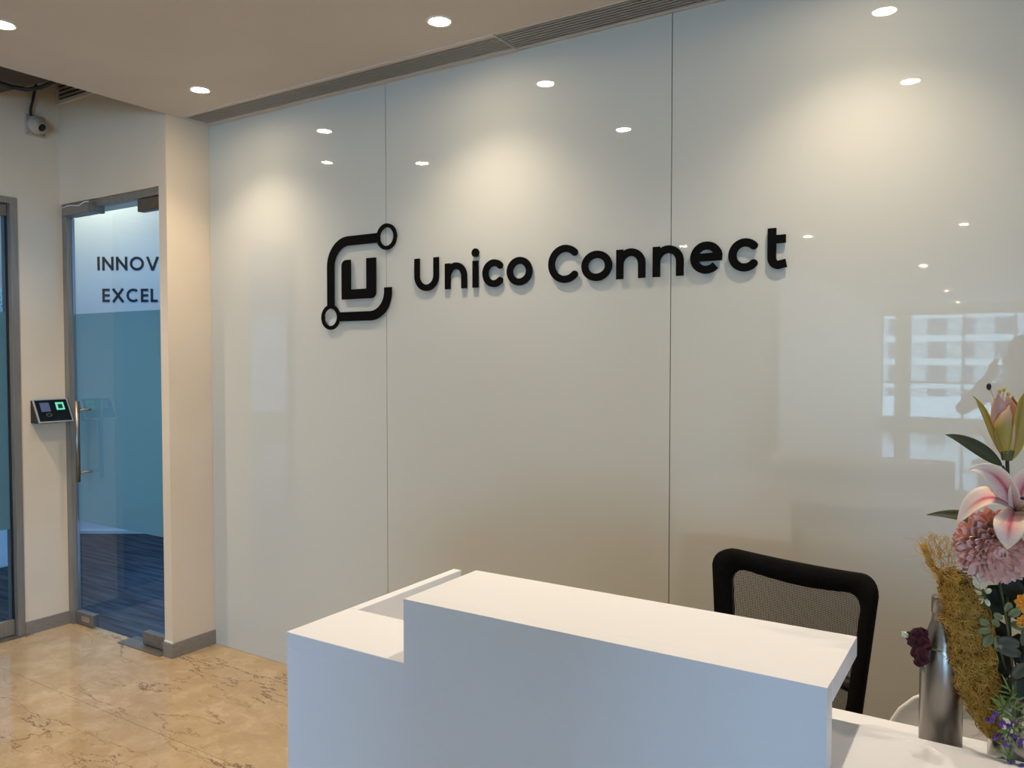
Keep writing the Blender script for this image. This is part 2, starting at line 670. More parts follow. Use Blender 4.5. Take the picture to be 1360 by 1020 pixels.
# ceiling: gypsum slab with the slot for the linear grilles
cb = bmesh.new()
bx(cb, XC, XR, YB, 2.640, CEIL, CEIL + 0.08)
bx(cb, XC, XR, 2.802, D, CEIL, CEIL + 0.08)
bx(cb, XC, -3.735, 2.640, 2.802, CEIL, CEIL + 0.08)
bx(cb, 1.2, XR, 2.640, 2.802, CEIL, CEIL + 0.08)
struct('ceiling', cb, 'ceiling_paint', 'low gypsum ceiling with warm downlights')
pb = bmesh.new()
bx(pb, XC, 1.3, 2.60, D, CEIL + 0.16, CEIL + 0.18)
bx(pb, XC, 1.3, 2.60, 2.63, CEIL + 0.08, CEIL + 0.16)
struct('ceiling_plenum', pb, 'grille_dark')
struct('ceiling_fascia', box(XC, XC + 0.02, -5.5, YP, CEIL + 0.08, 3.52), 'ceiling_paint')
struct('ceiling_void', box(XL, XR, YB, D, 3.5, 3.55), 'soffit_dark')
struct('ceiling_soffit', prism(bmesh.new(), [(XL, 3.06), (XC, 3.00), (XC, 3.10), (XL, 3.16)], -5.5, 2.21), 'soffit_dark', 'dark unfinished soffit above the passage')

# logo wall of three big back-painted glass panels with fine joints
wb = struct('wall_back', box(XC, XR, D + 0.004, D + 0.12, 0, 3.5), 'seam_dark', 'wall of tall glossy pale grey glass panels')
xs = [XC, -2.484, -1.087, 0.31, 1.70, 3.10, XR]
for a, b in zip(xs, xs[1:]):
    obj('glass_panel', box(a + 0.0018, b - 0.0018, D - 0.006, D + 0.004, 0.0015, CEIL - 0.002), 'painted_glass', wb)
# painted-over pier, header and left wall
pier = struct('wall_pier', box(-3.832, XC, YP, D + 0.12, 0, 3.5), 'wall_paint', 'cream painted pier beside the glass door')
struct('wall_door_header', box(XL, -3.832, YP, D, 2.51, 3.5), 'wall_paint', 'cream wall above the glass door')
lw = bmesh.new()
bx(lw, XL - 0.12, XL, 2.322, 2.60, 0, 3.5)
bx(lw, XL - 0.12, XL, 1.25, 2.322, 2.51, 3.5)
bx(lw, XL - 0.12, XL, -5.5, 1.25, 0, 3.5)
struct('wall_left', lw, 'wall_paint', 'cream painted wall with access reader')
# hall behind the camera
struct('wall_right_low', box(XR, XR + 0.12, YB, D, 0, 0.35), 'wall_paint').name = 'wall_right'
w2 = bmesh.new()
bx(w2, XR, XR + 0.12, YB, D, 2.65, 3.5)
bx(w2, XR, XR + 0.12, YB, -13.7, 0.35, 2.65)
bx(w2, XR, XR + 0.12, -5.9, D, 0.35, 2.65)
struct('wall_right_upper', w2, 'wall_paint')
w3 = bmesh.new()
bx(w3, XL - 0.12, -2.75, -5.62, -5.5, 0, 3.5)
bx(w3, -2.87, -2.75, YB, -5.5, 0, 3.5)
struct('wall_corridor', w3, 'wall_paint')
w4 = bmesh.new()
bx(w4, -2.75, XR, YB - 0.12, YB, 2.68, 3.5)
bx(w4, -2.75, XR, YB - 0.12, YB, 0, 0.15)
bx(w4, -2.42, -2.14, YB - 0.12, YB + 0.05, 0.15, 2.68)
bx(w4, 1.4, XR, YB - 0.12, YB, 0.15, 2.68)
struct('wall_rear', w4, 'wall_paint')
# rear window
wf = bmesh.new()
for x in (-2.75, -2.14, -1.02, 0.0, 1.36):
    bx(wf, x, x + 0.06, YB - 0.09, YB - 0.03, 0.15, 2.68)
for z in (0.15, 1.0, 2.63):
    bx(wf, -2.75, 1.42, YB - 0.085, YB - 0.035, z, z + 0.05)
win = struct('window_1', wf, 'window_frame', 'far window seen mirrored in the glossy wall')
for a, b in ((-2.69, -2.42), (-2.08, -1.02), (-0.96, 0.0), (0.06, 1.36)):
    for z0, z1 in ((0.2, 1.0), (1.05, 2.63)):
        obj('pane', box(a, b, YB - 0.064, YB - 0.058, z0, z1), 'window_glass', win)
# frame of the added right-hand window, unseen, made up to bring in daylight
wf = bmesh.new()
for i in range(6):
    y = -13.7 + i * (7.8 - 0.06) / 5
    bx(wf, XR + 0.02, XR + 0.08, y, y + 0.06, 0.35, 2.65)
bx(wf, XR + 0.02, XR + 0.08, -13.7, -5.9, 0.35, 0.40)
bx(wf, XR + 0.02, XR + 0.08, -13.7, -5.9, 2.60, 2.65)
struct('window_added', wf, 'window_frame')

# skirtings
sk = bmesh.new()
bx(sk, XC, XC + 0.012, YP - 0.012, D - 0.006, 0, 0.078)
bx(sk, -3.832, XC, YP - 0.012, YP, 0, 0.078)
struct('baseboard_pier', sk, 'skirting', 'grey skirting round the foot of the pier')
struct('baseboard_left', box(XL, XL + 0.012, 2.322, YP + 0.012, 0, 0.075), 'skirting', 'grey skirting under the access reader')
struct('trim_pier_bead', box(-3.834, XC + 0.004, YP - 0.004, YP, 0.078, 0.086), 'white_plastic').name = 'trim_1'

# glazed office behind the doors
OF = 3.70
struct('floor_office', box(-12, -3.80, 2.625, 10, -0.06, -0.001), 'office_carpet', 'blue striped office carpet')
struct('floor_office_side', box(-12, XL - 0.12, -3, 2.625, -0.06, -0.003), 'office_carpet')
struct('ceiling_office', box(-12, -3.9, -3, 10, OF, OF + 0.06), 'office_white')
ow = bmesh.new()
bx(ow, -12.1, -12, -3, 10, 0, OF)
bx(ow, -12, -3.9, 10, 10.1, 0, OF)
bx(ow, -3.9, -3.8, D + 0.12, 10, 0, OF)
bx(ow, -12, XL - 0.12, -3.1, -3, 0, OF)
struct('wall_office_outer', ow, 'office_white')

# ------------------------------------------------------------------ glass door in the back of the passage
YD = 2.61
dr = struct('door_1', box(-4.80, -4.752, YP + 0.012, YP + 0.055, 0, 2.51), 'frame_metal', 'frameless glass office door with frosted band')
ORG[dr.name] = Vector((0, 0, 0))
obj('door_head', box(-4.752, -3.834, YP + 0.012, YP + 0.055, 2.470, 2.51), 'frame_metal', dr)
obj('glass_leaf', box(-4.748, -3.842, YD - 0.005, YD + 0.005, 0.012, 2.466), 'door_glass', dr)
obj('frosted_film', box(-4.742, -3.845, YD + 0.0062, YD + 0.0075, 0.622, 1.864), 'frosted_film', dr)
obj('edge_seal', box(-4.752, -4.742, YD - 0.008, YD + 0.008, 0.08, 2.43), 'steel_pin', dr)
pf = obj('lock_patch', box(-4.752, -4.45, YD - 0.060, YD + 0.02, 2.437, 2.490, 0.003), 'frame_metal', dr)
obj('lock_wire', tube(bmesh.new(), [(-4.74, YD - 0.064, 2.484), (-4.66, YD - 0.066, 2.490), (-4.56, YD - 0.066, 2.478), (-4.50, YD - 0.066, 2.494), (-4.46, YD - 0.064, 2.492)], 0.003, 6), 'white_plastic', pf)
obj('strike_box', box(-4.475, -4.44, YD - 0.064, YD + 0.02, 2.434, 2.497, 0.003), 'patch_metal', pf)
obj('pivot_patch', box(-4.062, -3.842, YD - 0.022, YD + 0.02, 2.400, 2.468, 0.004), 'pivot_metal', dr)
lp = obj('lock_patch', box(-4.752, -4.567, YD - 0.022, YD + 0.02, 0.010, 0.080, 0.004), 'patch_metal', dr)
obj('keyhole_plate', box(-4.68, -4.60, YD - 0.026, YD - 0.021, 0.030, 0.062, 0.002), 'brushed_steel', lp)
obj('pivot_patch', box(-4.075, -3.842, YD - 0.022, YD + 0.02, 0.010, 0.080, 0.004), 'patch_metal', dr)
obj('floor_spring_plate', box(-4.235, -3.842, YD - 0.075, YD + 0.045, 0.0, 0.005, 0.001), 'patch_metal', dr)
hb = obj('pull_handle', tube(bmesh.new(), [(-4.600, YD - 0.075, 0.878), (-4.600, YD - 0.075, 1.352)], 0.0135, 16), 'handle_steel', dr)
for z in (0.932, 1.300):
    obj('handle_post', tube(bmesh.new(), [(-4.600, YD - 0.066, z), (-4.600, YD + 0.066, z)], 0.0075, 12), 'handle_steel', hb)
obj('pull_handle', tube(bmesh.new(), [(-4.600, YD + 0.075, 0.878), (-4.600, YD + 0.075, 1.352)], 0.0135, 16), 'handle_steel', dr)

# glass door in the left wall
dl = bmesh.new()
bx(dl, XL - 0.10, XL + 0.006, 2.284, 2.322, 0, 2.51)
bx(dl, XL - 0.10, XL + 0.006, 1.25, 2.284, 2.474, 2.51)
bx(dl, XL - 0.10, XL + 0.006, 1.25, 1.29, 0, 2.474)
d2 = struct('door_2', dl, 'frame_metal', 'glass door at the left edge with taupe frame')
ORG[d2.name] = Vector((0, 0, 0))
obj('glass_leaf', box(XL - 0.045, XL - 0.035, 1.295, 2.279, 0.10, 2.44), 'door_glass', d2)
obj('frosted_film', box(XL - 0.048, XL - 0.0462, 1.30, 2.275, 0.622, 1.864), 'frosted_film', d2)
obj('bottom_rail', box(XL - 0.055, XL - 0.025, 1.293, 2.281, 0.012, 0.10, 0.003), 'frame_metal', d2)
obj('top_rail', box(XL - 0.055, XL - 0.025, 1.293, 2.281, 2.405, 2.47, 0.003), 'patch_metal', d2)
obj('edge_seal', box(XL - 0.05, XL - 0.03, 2.279, 2.284, 0.02, 2.47), 'grille_dark', d2)
obj('sill', box(XL - 0.10, XL + 0.02, 1.25, 2.335, 0.0, 0.008), 'patch_metal', d2)

# ------------------------------------------------------------------ office wall with lettering (angled partition)
yaw = math.radians(32.326)
vdir = Vector((-math.sin(yaw), math.cos(yaw), 0))
rdir = Vector((math.cos(yaw), math.sin(yaw), 0))
ZT = 7.20
PART = Matrix.Translation(vdir * ZT) @ Matrix.Rotation(yaw, 4, 'Z')   # local: x along the wall, y into it


def angled(o):
    o.matrix_world = PART
    return o


pw = struct('wall_office_partition', box(-5.6, -2.55, 0, 0.12, 0, OF), 'office_wall', 'pale blue office wall behind the glass door')
angled(pw)
pk = struct('baseboard_office', box(-5.6, -2.55, -0.015, -0.0005, 0.0, 0.03), 'office_white')
angled(pk)


def arc(cx, cz, rx, rz, a0, a1, n=14):
    return [(cx + rx * math.cos(math.radians(a0 + (a1 - a0) * i / n)), cz + rz * math.sin(math.radians(a0 + (a1 - a0) * i / n))) for i in range(n + 1)]


def stroke(bm, pts, w, y0, y1, caps='butt', closed=False, capn=8):
    """a constant-width stroke along an (x,z) line, given depth y0..y1"""
    P = []
    for x, z in pts:
        if not P or (Vector((x, z)) - P[-1]).length > 0.0012:
            P.append(Vector((x, z)))
    n = len(P)
    L, R = [], []
    for i in range(n):
        if closed:
            a, b = P[i - 1], P[(i + 1) % n]
            d0, d1 = (P[i] - a).normalized(), (b - P[i]).normalized()
        else:
            d0 = (P[i] - P[i - 1]).normalized() if i > 0 else (P[1] - P[0]).normalized()
            d1 = (P[i + 1] - P[i]).normalized() if i < n - 1 else d0
        t = d0 + d1
        t = t.normalized() if t.length > 1e-6 else d0
        nn = Vector((-t.y, t.x))
        c = max(0.5, nn.dot(Vector((-d0.y, d0.x))))
        L.append(P[i] + nn * (w / 2 / c))
        R.append(P[i] - nn * (w / 2 / c))
    if closed:
        for i in range(n):
            j = (i + 1) % n
            q = [L[i], R[i], R[j], L[j]]
            a = [bm.verts.new((p.x, y0, p.y)) for p in q]
            b = [bm.verts.new((p.x, y1, p.y)) for p in q]
            bm.faces.new(a)
            bm.faces.new(b[::-1])
            bm.faces.new((a[0], b[0], b[3], a[3]))
            bm.faces.new((a[1], a[2], b[2], b[1]))
        bmesh.ops.remove_doubles(bm, verts=bm.verts[:], dist=1e-6)
        return bm
    outline = L[:]
    if caps == 'round':
        d = (P[-1] - P[-2]).normalized()
        s = math.atan2(d.y, d.x)
        outline += [P[-1] + Vector((math.cos(s + PI / 2 - PI * k / capn), math.sin(s + PI / 2 - PI * k / capn))) * w / 2 for k in range(1, capn)]
    outline += R[::-1]
    if caps == 'round':
        d = (P[0] - P[1]).normalized()
        s = math.atan2(d.y, d.x)
        outline += [P[0] + Vector((math.cos(s + PI / 2 - PI * k / capn), math.sin(s + PI / 2 - PI * k / capn))) * w / 2 for k in range(1, capn)]
    # build as strip for robustness
    for i in range(n - 1):
        q = [L[i], R[i], R[i + 1], L[i + 1]]
        bm.faces.new([bm.verts.new((p.x, y0, p.y)) for p in q])
        bm.faces.new([bm.verts.new((p.x, y1, p.y)) for p in q[::-1]])
    if caps == 'round':
        for c, dd in ((P[-1], (P[-1] - P[-2])), (P[0], (P[0] - P[1]))):
            s = math.atan2(dd.y, dd.x)
            fan = [c + Vector((math.cos(s + PI / 2 - PI * k / capn), math.sin(s + PI / 2 - PI * k / capn))) * w / 2 for k in range(capn + 1)]
            bm.faces.new([bm.verts.new((p.x, y0, p.y)) for p in fan])
            bm.faces.new([bm.verts.new((p.x, y1, p.y)) for p in fan[::-1]])
    m = len(outline)
    for i in range(m):
        a, b = outline[i], outline[(i + 1) % m]
        if (a - b).length < 1e-7:
            continue
        bm.faces.new([bm.verts.new(p) for p in ((a.x, y0, a.y), (a.x, y1, a.y), (b.x, y1, b.y), (b.x, y0, b.y))])
    bmesh.ops.remove_doubles(bm, verts=bm.verts[:], dist=1e-6)
    return bm


wl = thing('wall_lettering', 'dark capital letters INNOV and EXCEL on the pale blue office wall', 'lettering', (0, 0, 0), local=True)
wl.matrix_world = PART


def caps_word(word, x, z0, h, w):
    for ch in word:
        bm = bmesh.new()
        Y0, Y1 = -0.0025, -0.0005
        S = lambda pts, **k: stroke(bm, pts, w, Y0, Y1, **k)
        hw = w / 2
        if ch == 'I':
            S([(x + hw, z0), (x + hw, z0 + h)]); adv = w
        elif ch == 'N':
            wd = h * 0.84
            S([(x + hw, z0), (x + hw, z0 + h)]); S([(x + wd - hw, z0), (x + wd - hw, z0 + h)])
            S([(x + hw, z0 + h - hw), (x + wd - hw, z0 + hw)]); adv = wd
        elif ch == 'O':
            S(arc(x + h * 0.52, z0 + h / 2, h * 0.52 - hw, h * 0.51 - hw, 0, 360, 36)[:-1], closed=True); adv = h * 1.04
        elif ch == 'V':
            wd = h * 0.92
            S([(x + hw * 0.8, z0 + h), (x + wd / 2, z0)]); S([(x + wd / 2, z0), (x + wd - hw * 0.8, z0 + h)]); adv = wd
        elif ch == 'E':
            wd = h * 0.56
            S([(x + hw, z0), (x + hw, z0 + h)])
            for zz in (z0 + hw, z0 + h / 2, z0 + h - hw):
                S([(x + hw, zz), (x + wd, zz)])
            adv = wd
        elif ch == 'X':
            wd = h * 0.90
            S([(x + hw * 0.8, z0), (x + wd - hw * 0.8, z0 + h)]); S([(x + hw * 0.8, z0 + h), (x + wd - hw * 0.8, z0)]); adv = wd
        elif ch == 'C':
            S(arc(x + h * 0.52, z0 + h / 2, h * 0.52 - hw, h * 0.51 - hw, 48, 312, 26)); adv = h * 0.90
        elif ch == 'L':
            wd = h * 0.52
            S([(x + hw, z0), (x + hw, z0 + h)]); S([(x + hw, z0 + hw), (x + wd, z0 + hw)]); adv = wd
        obj('letter', bm, 'letter_ink', wl)
        x += adv + h * 0.175


# ------------------------------------------------------------------ wall sign: emblem and lettering
caps_word('INNOV', -3.752, 2.396, 0.123, 0.0225)
caps_word('EXCEL', -3.712, 2.110, 0.121, 0.0225)

SY0, SY1 = 2.811, 2.818     # front and back of the cut letters
em = thing('wall_emblem', 'black square-bracket emblem with two rings around a letter U', 'logo', (-2.64, D, 1.98))


def sign(parent, name, bm, pin):
    for (px, pz) in pin:
        tube(bm, [(px, SY1 - 0.001, pz), (px, D - 0.006, pz)], 0.004, 8)
    k = 2.811 / 2.795
    for v in bm.verts:
        v.co.x *= k
        v.co.z = 1.6 + (v.co.z - 1.6) * k
    return obj(name, bm, 'sign_black', parent)


sign(em, 'ring', stroke(bmesh.new(), arc(-2.456, 2.162, 0.0515, 0.0515, 0, 360, 48)[:-1], 0.018, SY0, SY1, closed=True), [(-2.507, 2.162), (-2.405, 2.162)])
sign(em, 'ring', stroke(bmesh.new(), arc(-2.817, 1.800, 0.0525, 0.0515, 0, 360, 48)[:-1], 0.018, SY0, SY1, closed=True), [(-2.869, 1.80), (-2.765, 1.80)])
sign(em, 'bracket', stroke(bmesh.new(), [(-2.508, 2.1615)] + arc(-2.697, 2.043, 0.1185, 0.1185, 90, 180, 16) + [(-2.8155, 1.848)], 0.044, SY0 + 0.0005, SY1), [(-2.60, 2.16), (-2.815, 1.93)])
sign(em, 'bracket', stroke(bmesh.new(), [(-2.768, 1.8005), (-2.560, 1.8005)] + arc(-2.560, 1.911, 0.1105, 0.1105, -90, 0, 16) + [(-2.4495, 1.929)], 0.044, SY0 + 0.0005, SY1), [(-2.66, 1.80), (-2.45, 1.90)])
ub = [(-2.684, 2.071), (-2.684, 1.929), (-2.581, 1.929), (-2.581, 2.071), (-2.524, 2.071)]
ub += arc(-2.552, 1.911, 0.028, 0.028, 0, -90, 6) + [(-2.741, 1.883)] + arc(-2.713, 2.043, 0.028, 0.028, 180, 90, 6)
bmu = bmesh.new()
prism(bmu, ub, SY0, SY1)
bmu.normal_update()
bmesh.ops.triangulate(bmu, faces=[f for f in bmu.faces if len(f.verts) > 4])
sign(em, 'letter', bmu, [(-2.71, 1.95), (-2.55, 1.95)])

sg = thing('wall_sign', 'black raised lettering reading Unico Connect on the glass wall', 'sign', (-1.475, D, 1.975))
W = 0.0285
ZB, XH, CAP = 1.9035, 2.018, 2.048


def letter(strokes, pins, dots=()):
    bm = bmesh.new()
    for k, (pts, cap) in enumerate(strokes):
        stroke(bm, pts, W, SY0 + 0.0003 * k, SY1, caps='round' if cap == 'r' else 'butt', closed=(cap == 'c'))
    for (x, z, r) in dots:
        c = arc(x, z, r, r, 0, 360, 28)[:-1]
        prism(bm, c, SY0, SY1)
    sign(sg, 'letter', bm, pins)


def l_n(x0, x1):
    a, b = x0 + W / 2, x1 - W / 2
    r = (b - a) / 2
    c = XH - W / 2 - 0.046
    letter([([(a, ZB), (a, XH - 0.002)], 'b'), (arc((a + b) / 2, c, r, 0.046, 180, 0, 18) + [(b, ZB)], 'b')], [(a, 1.95), (b, 1.93)])


def l_o(x0, x1):
    rx = (x1 - x0 - W) / 2
    zc = (ZB + XH) / 2
    letter([(arc((x0 + x1) / 2, zc, rx, (XH - ZB) / 2 + 0.0015 - W / 2, 0, 360, 40)[:-1], 'c')], [(x0 + W / 2, zc), (x1 - W / 2, zc)])


def l_c(x0, x1, z0, z1, a=45):
    ro = (z1 - z0) / 2
    cx, cz = x0 + ro * 1.01, (z0 + z1) / 2
    letter([(arc(cx, cz, ro - W / 2, ro - W / 2, a, 360 - a, 30), 'r')], [(x0 + W / 2, cz)])


letter([([(-2.2765, CAP)] + [(-2.2765, 1.97)] + arc(-2.2225, 1.9695, 0.054, 0.054, 180, 360, 18) + [(-2.1685, CAP)], 'b')], [(-2.2765, 2.0), (-2.1685, 2.0)])
l_n(-2.119, -2.002)
letter([([(-1.9565, ZB), (-1.9565, XH)], 'b')], [(-1.9565, 1.95), (-1.9565, 2.052)], [(-1.9565, 2.0525, 0.0185)])
l_c(-1.920, -1.81, 1.9015, 2.018)
l_o(-1.796, -1.673)
l_c(-1.597, -1.457, 1.9015, 2.053)
l_o(-1.446, -1.315)
l_n(-1.296, -1.177)
l_n(-1.147, -1.027)
letter([(arc(-0.942, 1.9630, 0.0450, 0.0435, 3, 318, 32), 'b'), ([(-0.985, 1.9645), (-0.8845, 1.9645)], 'b')], [(-0.986, 1.96)])
l_c(-0.862, -0.754, 1.9050, 2.021)
letter([([(-0.7105, CAP), (-0.7105, 1.945)] + arc(-0.6855, 1.9455, 0.025, 0.025, 180, 262, 8) + [(-0.662, 1.9265)], 'b'), ([(-0.7105, 2.0095), (-0.664, 2.0095)], 'b')], [(-0.7105, 1.99)])

# ------------------------------------------------------------------ downlights
dl_spots = []
NAMES = {(-3.29, 2.425): 'ceiling downlight near the cream pier, close to the slatted grille',
         (-1.859, 2.425): 'ceiling downlight beside the middle of the slatted grille',
         (-0.423, 2.425): 'ceiling downlight over the chair, mirrored at the upper right of the glass wall',
         (-3.29, 1.554): 'ceiling downlight cut by the left edge of the picture',
         (-1.859, 1.554): 'ceiling downlight in front of the desk, mirrored above the word Connect',
         (-0.423, 1.554): 'ceiling downlight above the raised counter, mirrored low at the upper right'}


def downlight(x, y, z, label, power, group=None, r=0.042, spot=2.02):
    t = thing('downlight', label, 'light', (x, y, z), group)
    bm = bmesh.new()
    lathe(bm, [(r * 0.93, 0.0), (r * 0.96, -0.004), (r * 1.18, -0.004), (r * 1.22, -0.001), (r * 1.22, 0.0005)], (x, y, z), 32)
    obj('trim_ring', bm, 'lamp_trim', t)
    bm = bmesh.new()
    lathe(bm, [(0.0, -0.005), (r * 0.6, -0.0045), (r * 0.95, -0.002)], (x, y, z), 32)
    obj('lens', bm, 'lamp_lens', t)
    l = bpy.data.lights.new('downlight_lamp', 'SPOT')
    l.energy = power
    l.color = DOWN_COLOR
    l.spot_size = spot
    l.spot_blend = 1.0
    l.shadow_soft_size = 0.024
    lo = bpy.data.objects.new('downlight_lamp', l)
    COL.objects.link(lo)
    lo.parent = t
    lo.location = (0, 0, -0.03)
    return t


for x in (-3.29, -1.859, -0.423):
    for y in (2.425, 1.554):
        downlight(x, y, CEIL, NAMES[(x, y)], DOWN_POWER)
downlight(1.01, 1.554, CEIL, 'added unseen ceiling downlight brightening the flowers at the right end of the desk', DOWN_POWER)  # extra lamp out of view, added to brighten the flowers and right ledge
for x, lab in ((-3.2, 'distant downlight mirrored as a speck between the letters n and e'), (-1.84, 'distant downlight mirrored just right of the letter t'),
               (-0.42, 'distant downlight mirrored as a speck high above the lily bud')):
    downlight(x, -3.05, CEIL, lab, 12)
for y, lab in ((-6.65, 'downlight mirrored highest above the far window'), (-11.4, 'downlight mirrored second above the far window'), (-14.9, 'downlight mirrored closest to the head of the far window')):
    downlight(-1.07, y, CEIL, lab, 15, r=0.055)
downlight(-4.25, 1.45, 3.03, 'downlight in the dark soffit of the left passage', 125)
ol = thing('office_spotlight', 'spotlight above the pale blue office wall', 'light', tuple(PART @ Vector((-3.72, -0.42, OF - 0.004))))
ox, oy, oz = ol.location
obj('lens', lathe(bmesh.new(), [(0.0, -0.004), (0.05, -0.003), (0.06, 0.0)], (ox, oy, oz), 24), 'lamp_lens', ol)
sl = bpy.data.lights.new('office_lamp', 'SPOT')
sl.energy = 95
sl.color = (1.0, 0.76, 0.48)
sl.spot_size = 2.5
sl.spot_blend = 1.0
sl.shadow_soft_size = 0.05
so = bpy.data.objects.new('office_lamp', sl)
COL.objects.link(so)
so.parent = ol
so.location = (0, 0, -0.05)

# ------------------------------------------------------------------ linear ceiling grilles
def grille(label, x0, x1, framed):
    t = thing('linear_grille', label, 'air vent', ((x0 + x1) / 2, 2.721, CEIL))
    fb = bmesh.new()
    z0, z1 = CEIL - 0.004, CEIL + 0.012
    if framed:
        bx(fb, x0, x1, 2.630, 2.652, z0, z1)
        bx(fb, x0, x0 + 0.02, 2.652, 2.795, z0, z1)
        bx(fb, x1 - 0.004, x1, 2.652, 2.795, z0, z1)
        bx(fb, x0, x1, 2.795, D - 0.008, z0, z1)
    else:
        bx(fb, x0, x1, 2.812, D - 0.008, z0 + 0.002, z1)
        bx(fb, x0, x1, 2.640, 2.646, z0 + 0.002, z1)
    obj('frame', fb, 'ceiling_paint', t)
    ya, yb = (2.656, 2.790) if framed else (2.650, 2.808)
    n = 8
    first = None
    for k in range(n):
        y = ya + (yb - ya) * (k + 0.5) / n
        if first is None:
            first = obj('slat', box(x0 + 0.006, x1 - 0.006, y - 0.0042, y + 0.0042, CEIL - 0.001, CEIL + 0.0025), 'grille_metal', t)
            y_first = y
        else:
            inst(first, (0, y - y_first, 0), t, name='slat')
    return t


grille('slatted linear grille beside the pier with a raised cream frame', -3.745, -1.755, True)
grille('slatted linear grille set bare in the ceiling toward the right', -1.750, 1.19, False)

# return-air grille high on the wall over the door
vg = thing('wall_vent', 'louvred vent high above the glass door', 'air vent', (-4.55, YP, 3.2))
vb = bmesh.new()
bx(vb, -4.795, -4.30, YP - 0.012, YP, 3.095, 3.115)
bx(vb, -4.795, -4.775, YP - 0.012, YP, 3.115, 3.42)
bx(vb, -4.32, -4.30, YP - 0.012, YP, 3.115, 3.42)
bx(vb, -4.795, -4.30, YP - 0.012, YP, 3.42, 3.44)
obj('frame', vb, 'ceiling_paint', vg)
obj('backing', box(-4.775, -4.32, YP - 0.002, YP + 0.001, 3.115, 3.42), 'grille_dark', vg)
for k in range(12):
    z = 3.128 + k * 0.0245
    obj('louvre', prism(bmesh.new(), [(-4.775, z), (-4.32, z), (-4.32, z + 0.008), (-4.775, z + 0.008)], YP - 0.014, YP - 0.003), 'grille_metal', vg)

# ------------------------------------------------------------------ security camera and cable
cc = thing('security_camera', 'small white dome security camera high on the left wall', 'camera', (XL, 2.43, 2.94), local=True)
obj('mount_plate', box(0, 0.012, -0.055, 0.055, -0.06, 0.06, 0.004), 'camera_white', cc)
obj('dome_base', lathe(bmesh.new(), [(0.052, 0.0), (0.052, 0.028), (0.047, 0.036), (0.0, 0.037)], (0.010, 0, 0), 32, 'X'), 'camera_white', cc)
ax = Vector((0.78, 0.12, -0.42)).normalized()
q = Vector((1, 0, 0)).rotation_difference(ax).to_matrix().to_4x4()
eb = obj('eyeball', sphere(bmesh.new(), (0.042, 0, -0.002), 0.034, 24, 16), 'camera_white', cc)
rb = bmesh.new()
lathe(rb, [(0.026, 0.020), (0.0275, 0.036), (0.0225, 0.0375), (0.0215, 0.030)], (0, 0, 0), 28, 'X')
bmesh.ops.transform(rb, matrix=Matrix.Translation((0.042, 0, -0.002)) @ q, verts=rb.verts[:])
obj('lens_ring', rb, 'camera_white', eb)
rb = bmesh.new()
lathe(rb, [(0.0222, 0.026), (0.0222, 0.0352), (0.010, 0.0358), (0.0, 0.036)], (0, 0, 0), 28, 'X')
bmesh.ops.transform(rb, matrix=Matrix.Translation((0.042, 0, -0.002)) @ q, verts=rb.verts[:])
obj('lens', rb, 'lens_black', eb)
for sy, sz in ((-0.043, 0.047), (-0.043, -0.047), (0.043, -0.047)):
    obj('screw', lathe(bmesh.new(), [(0.004, 0.0), (0.0038, 0.0135), (0.0, 0.014)], (0, sy, sz), 10, 'X'), 'icon_grey', cc)
cab = obj('camera_cable', tube(bmesh.new(), [(XL + 0.014, 2.40, 2.99), (XL + 0.016, 2.402, 3.03), (XL + 0.02, 2.412, 3.08), (XL + 0.03, 2.42, 3.14), (XL + 0.05, 2.42, 3.20)], 0.0075, 8), 'cable_black')
tag(cab, 'short black cable running up from the dome security camera', 'cable')
cab2 = obj('ceiling_cable', tube(bmesh.new(), [(-4.45, 1.90, 3.03), (-4.40, 2.02, 3.01), (-4.38, 2.10, 2.995), (-4.34, 2.16, 2.99), (-4.28, 2.20, 3.0), (-4.18, 2.22, 3.02), (-4.05, 2.21, 3.05)], 0.011, 8), 'cable_black')
tag(cab2, 'thick black cable sagging along the dark soffit edge', 'cable')

# ------------------------------------------------------------------ access reader
rd = thing('access_reader', 'black tilted fingerprint access reader with silver rim on the left wall', 'access reader', (XL, 2.47, 1.29), local=True)
# local frame: x out of the wall, y along it, z up
prof = [(0.0, 0.066), (0.030, 0.066), (0.098, -0.058), (0.092, -0.066), (0.0, -0.066)]


def xz_prism(poly, y0, y1):
    bm = bmesh.new()
    a = [bm.verts.new((x, y0, z)) for x, z in poly]
    b = [bm.verts.new((x, y1, z)) for x, z in poly]
    n = len(poly)
    bm.faces.new(a)
    bm.faces.new(b[::-1])
    for i in range(n):
        bm.faces.new((a[i], b[i], b[(i + 1) % n], a[(i + 1) % n]))
    return bm


obj('body', xz_prism(prof, -0.093, 0.093), 'black_plastic', rd)
# the face lies along the slanted edge (0.030,0.066)->(0.098,-0.058)
e0, e1 = Vector((0.030, 0, 0.066)), Vector((0.098, 0, -0.058))
fu = (e1 - e0).normalized()                      # down the face
fn = Vector((-fu.z, 0, fu.x))                    # out of the face
if fn.x < 0:
    fn = -fn
fl_len = (e1 - e0).length


def face_box(y0, y1, s0, s1, t0, t1):
    bm = box(y0, y1, s0, s1, t0, t1)
    for v in bm.verts:
        y, s, t = v.co
        p = e0 + fu * s + fn * t
        v.co = Vector((p.x, y, p.z))
    return bm


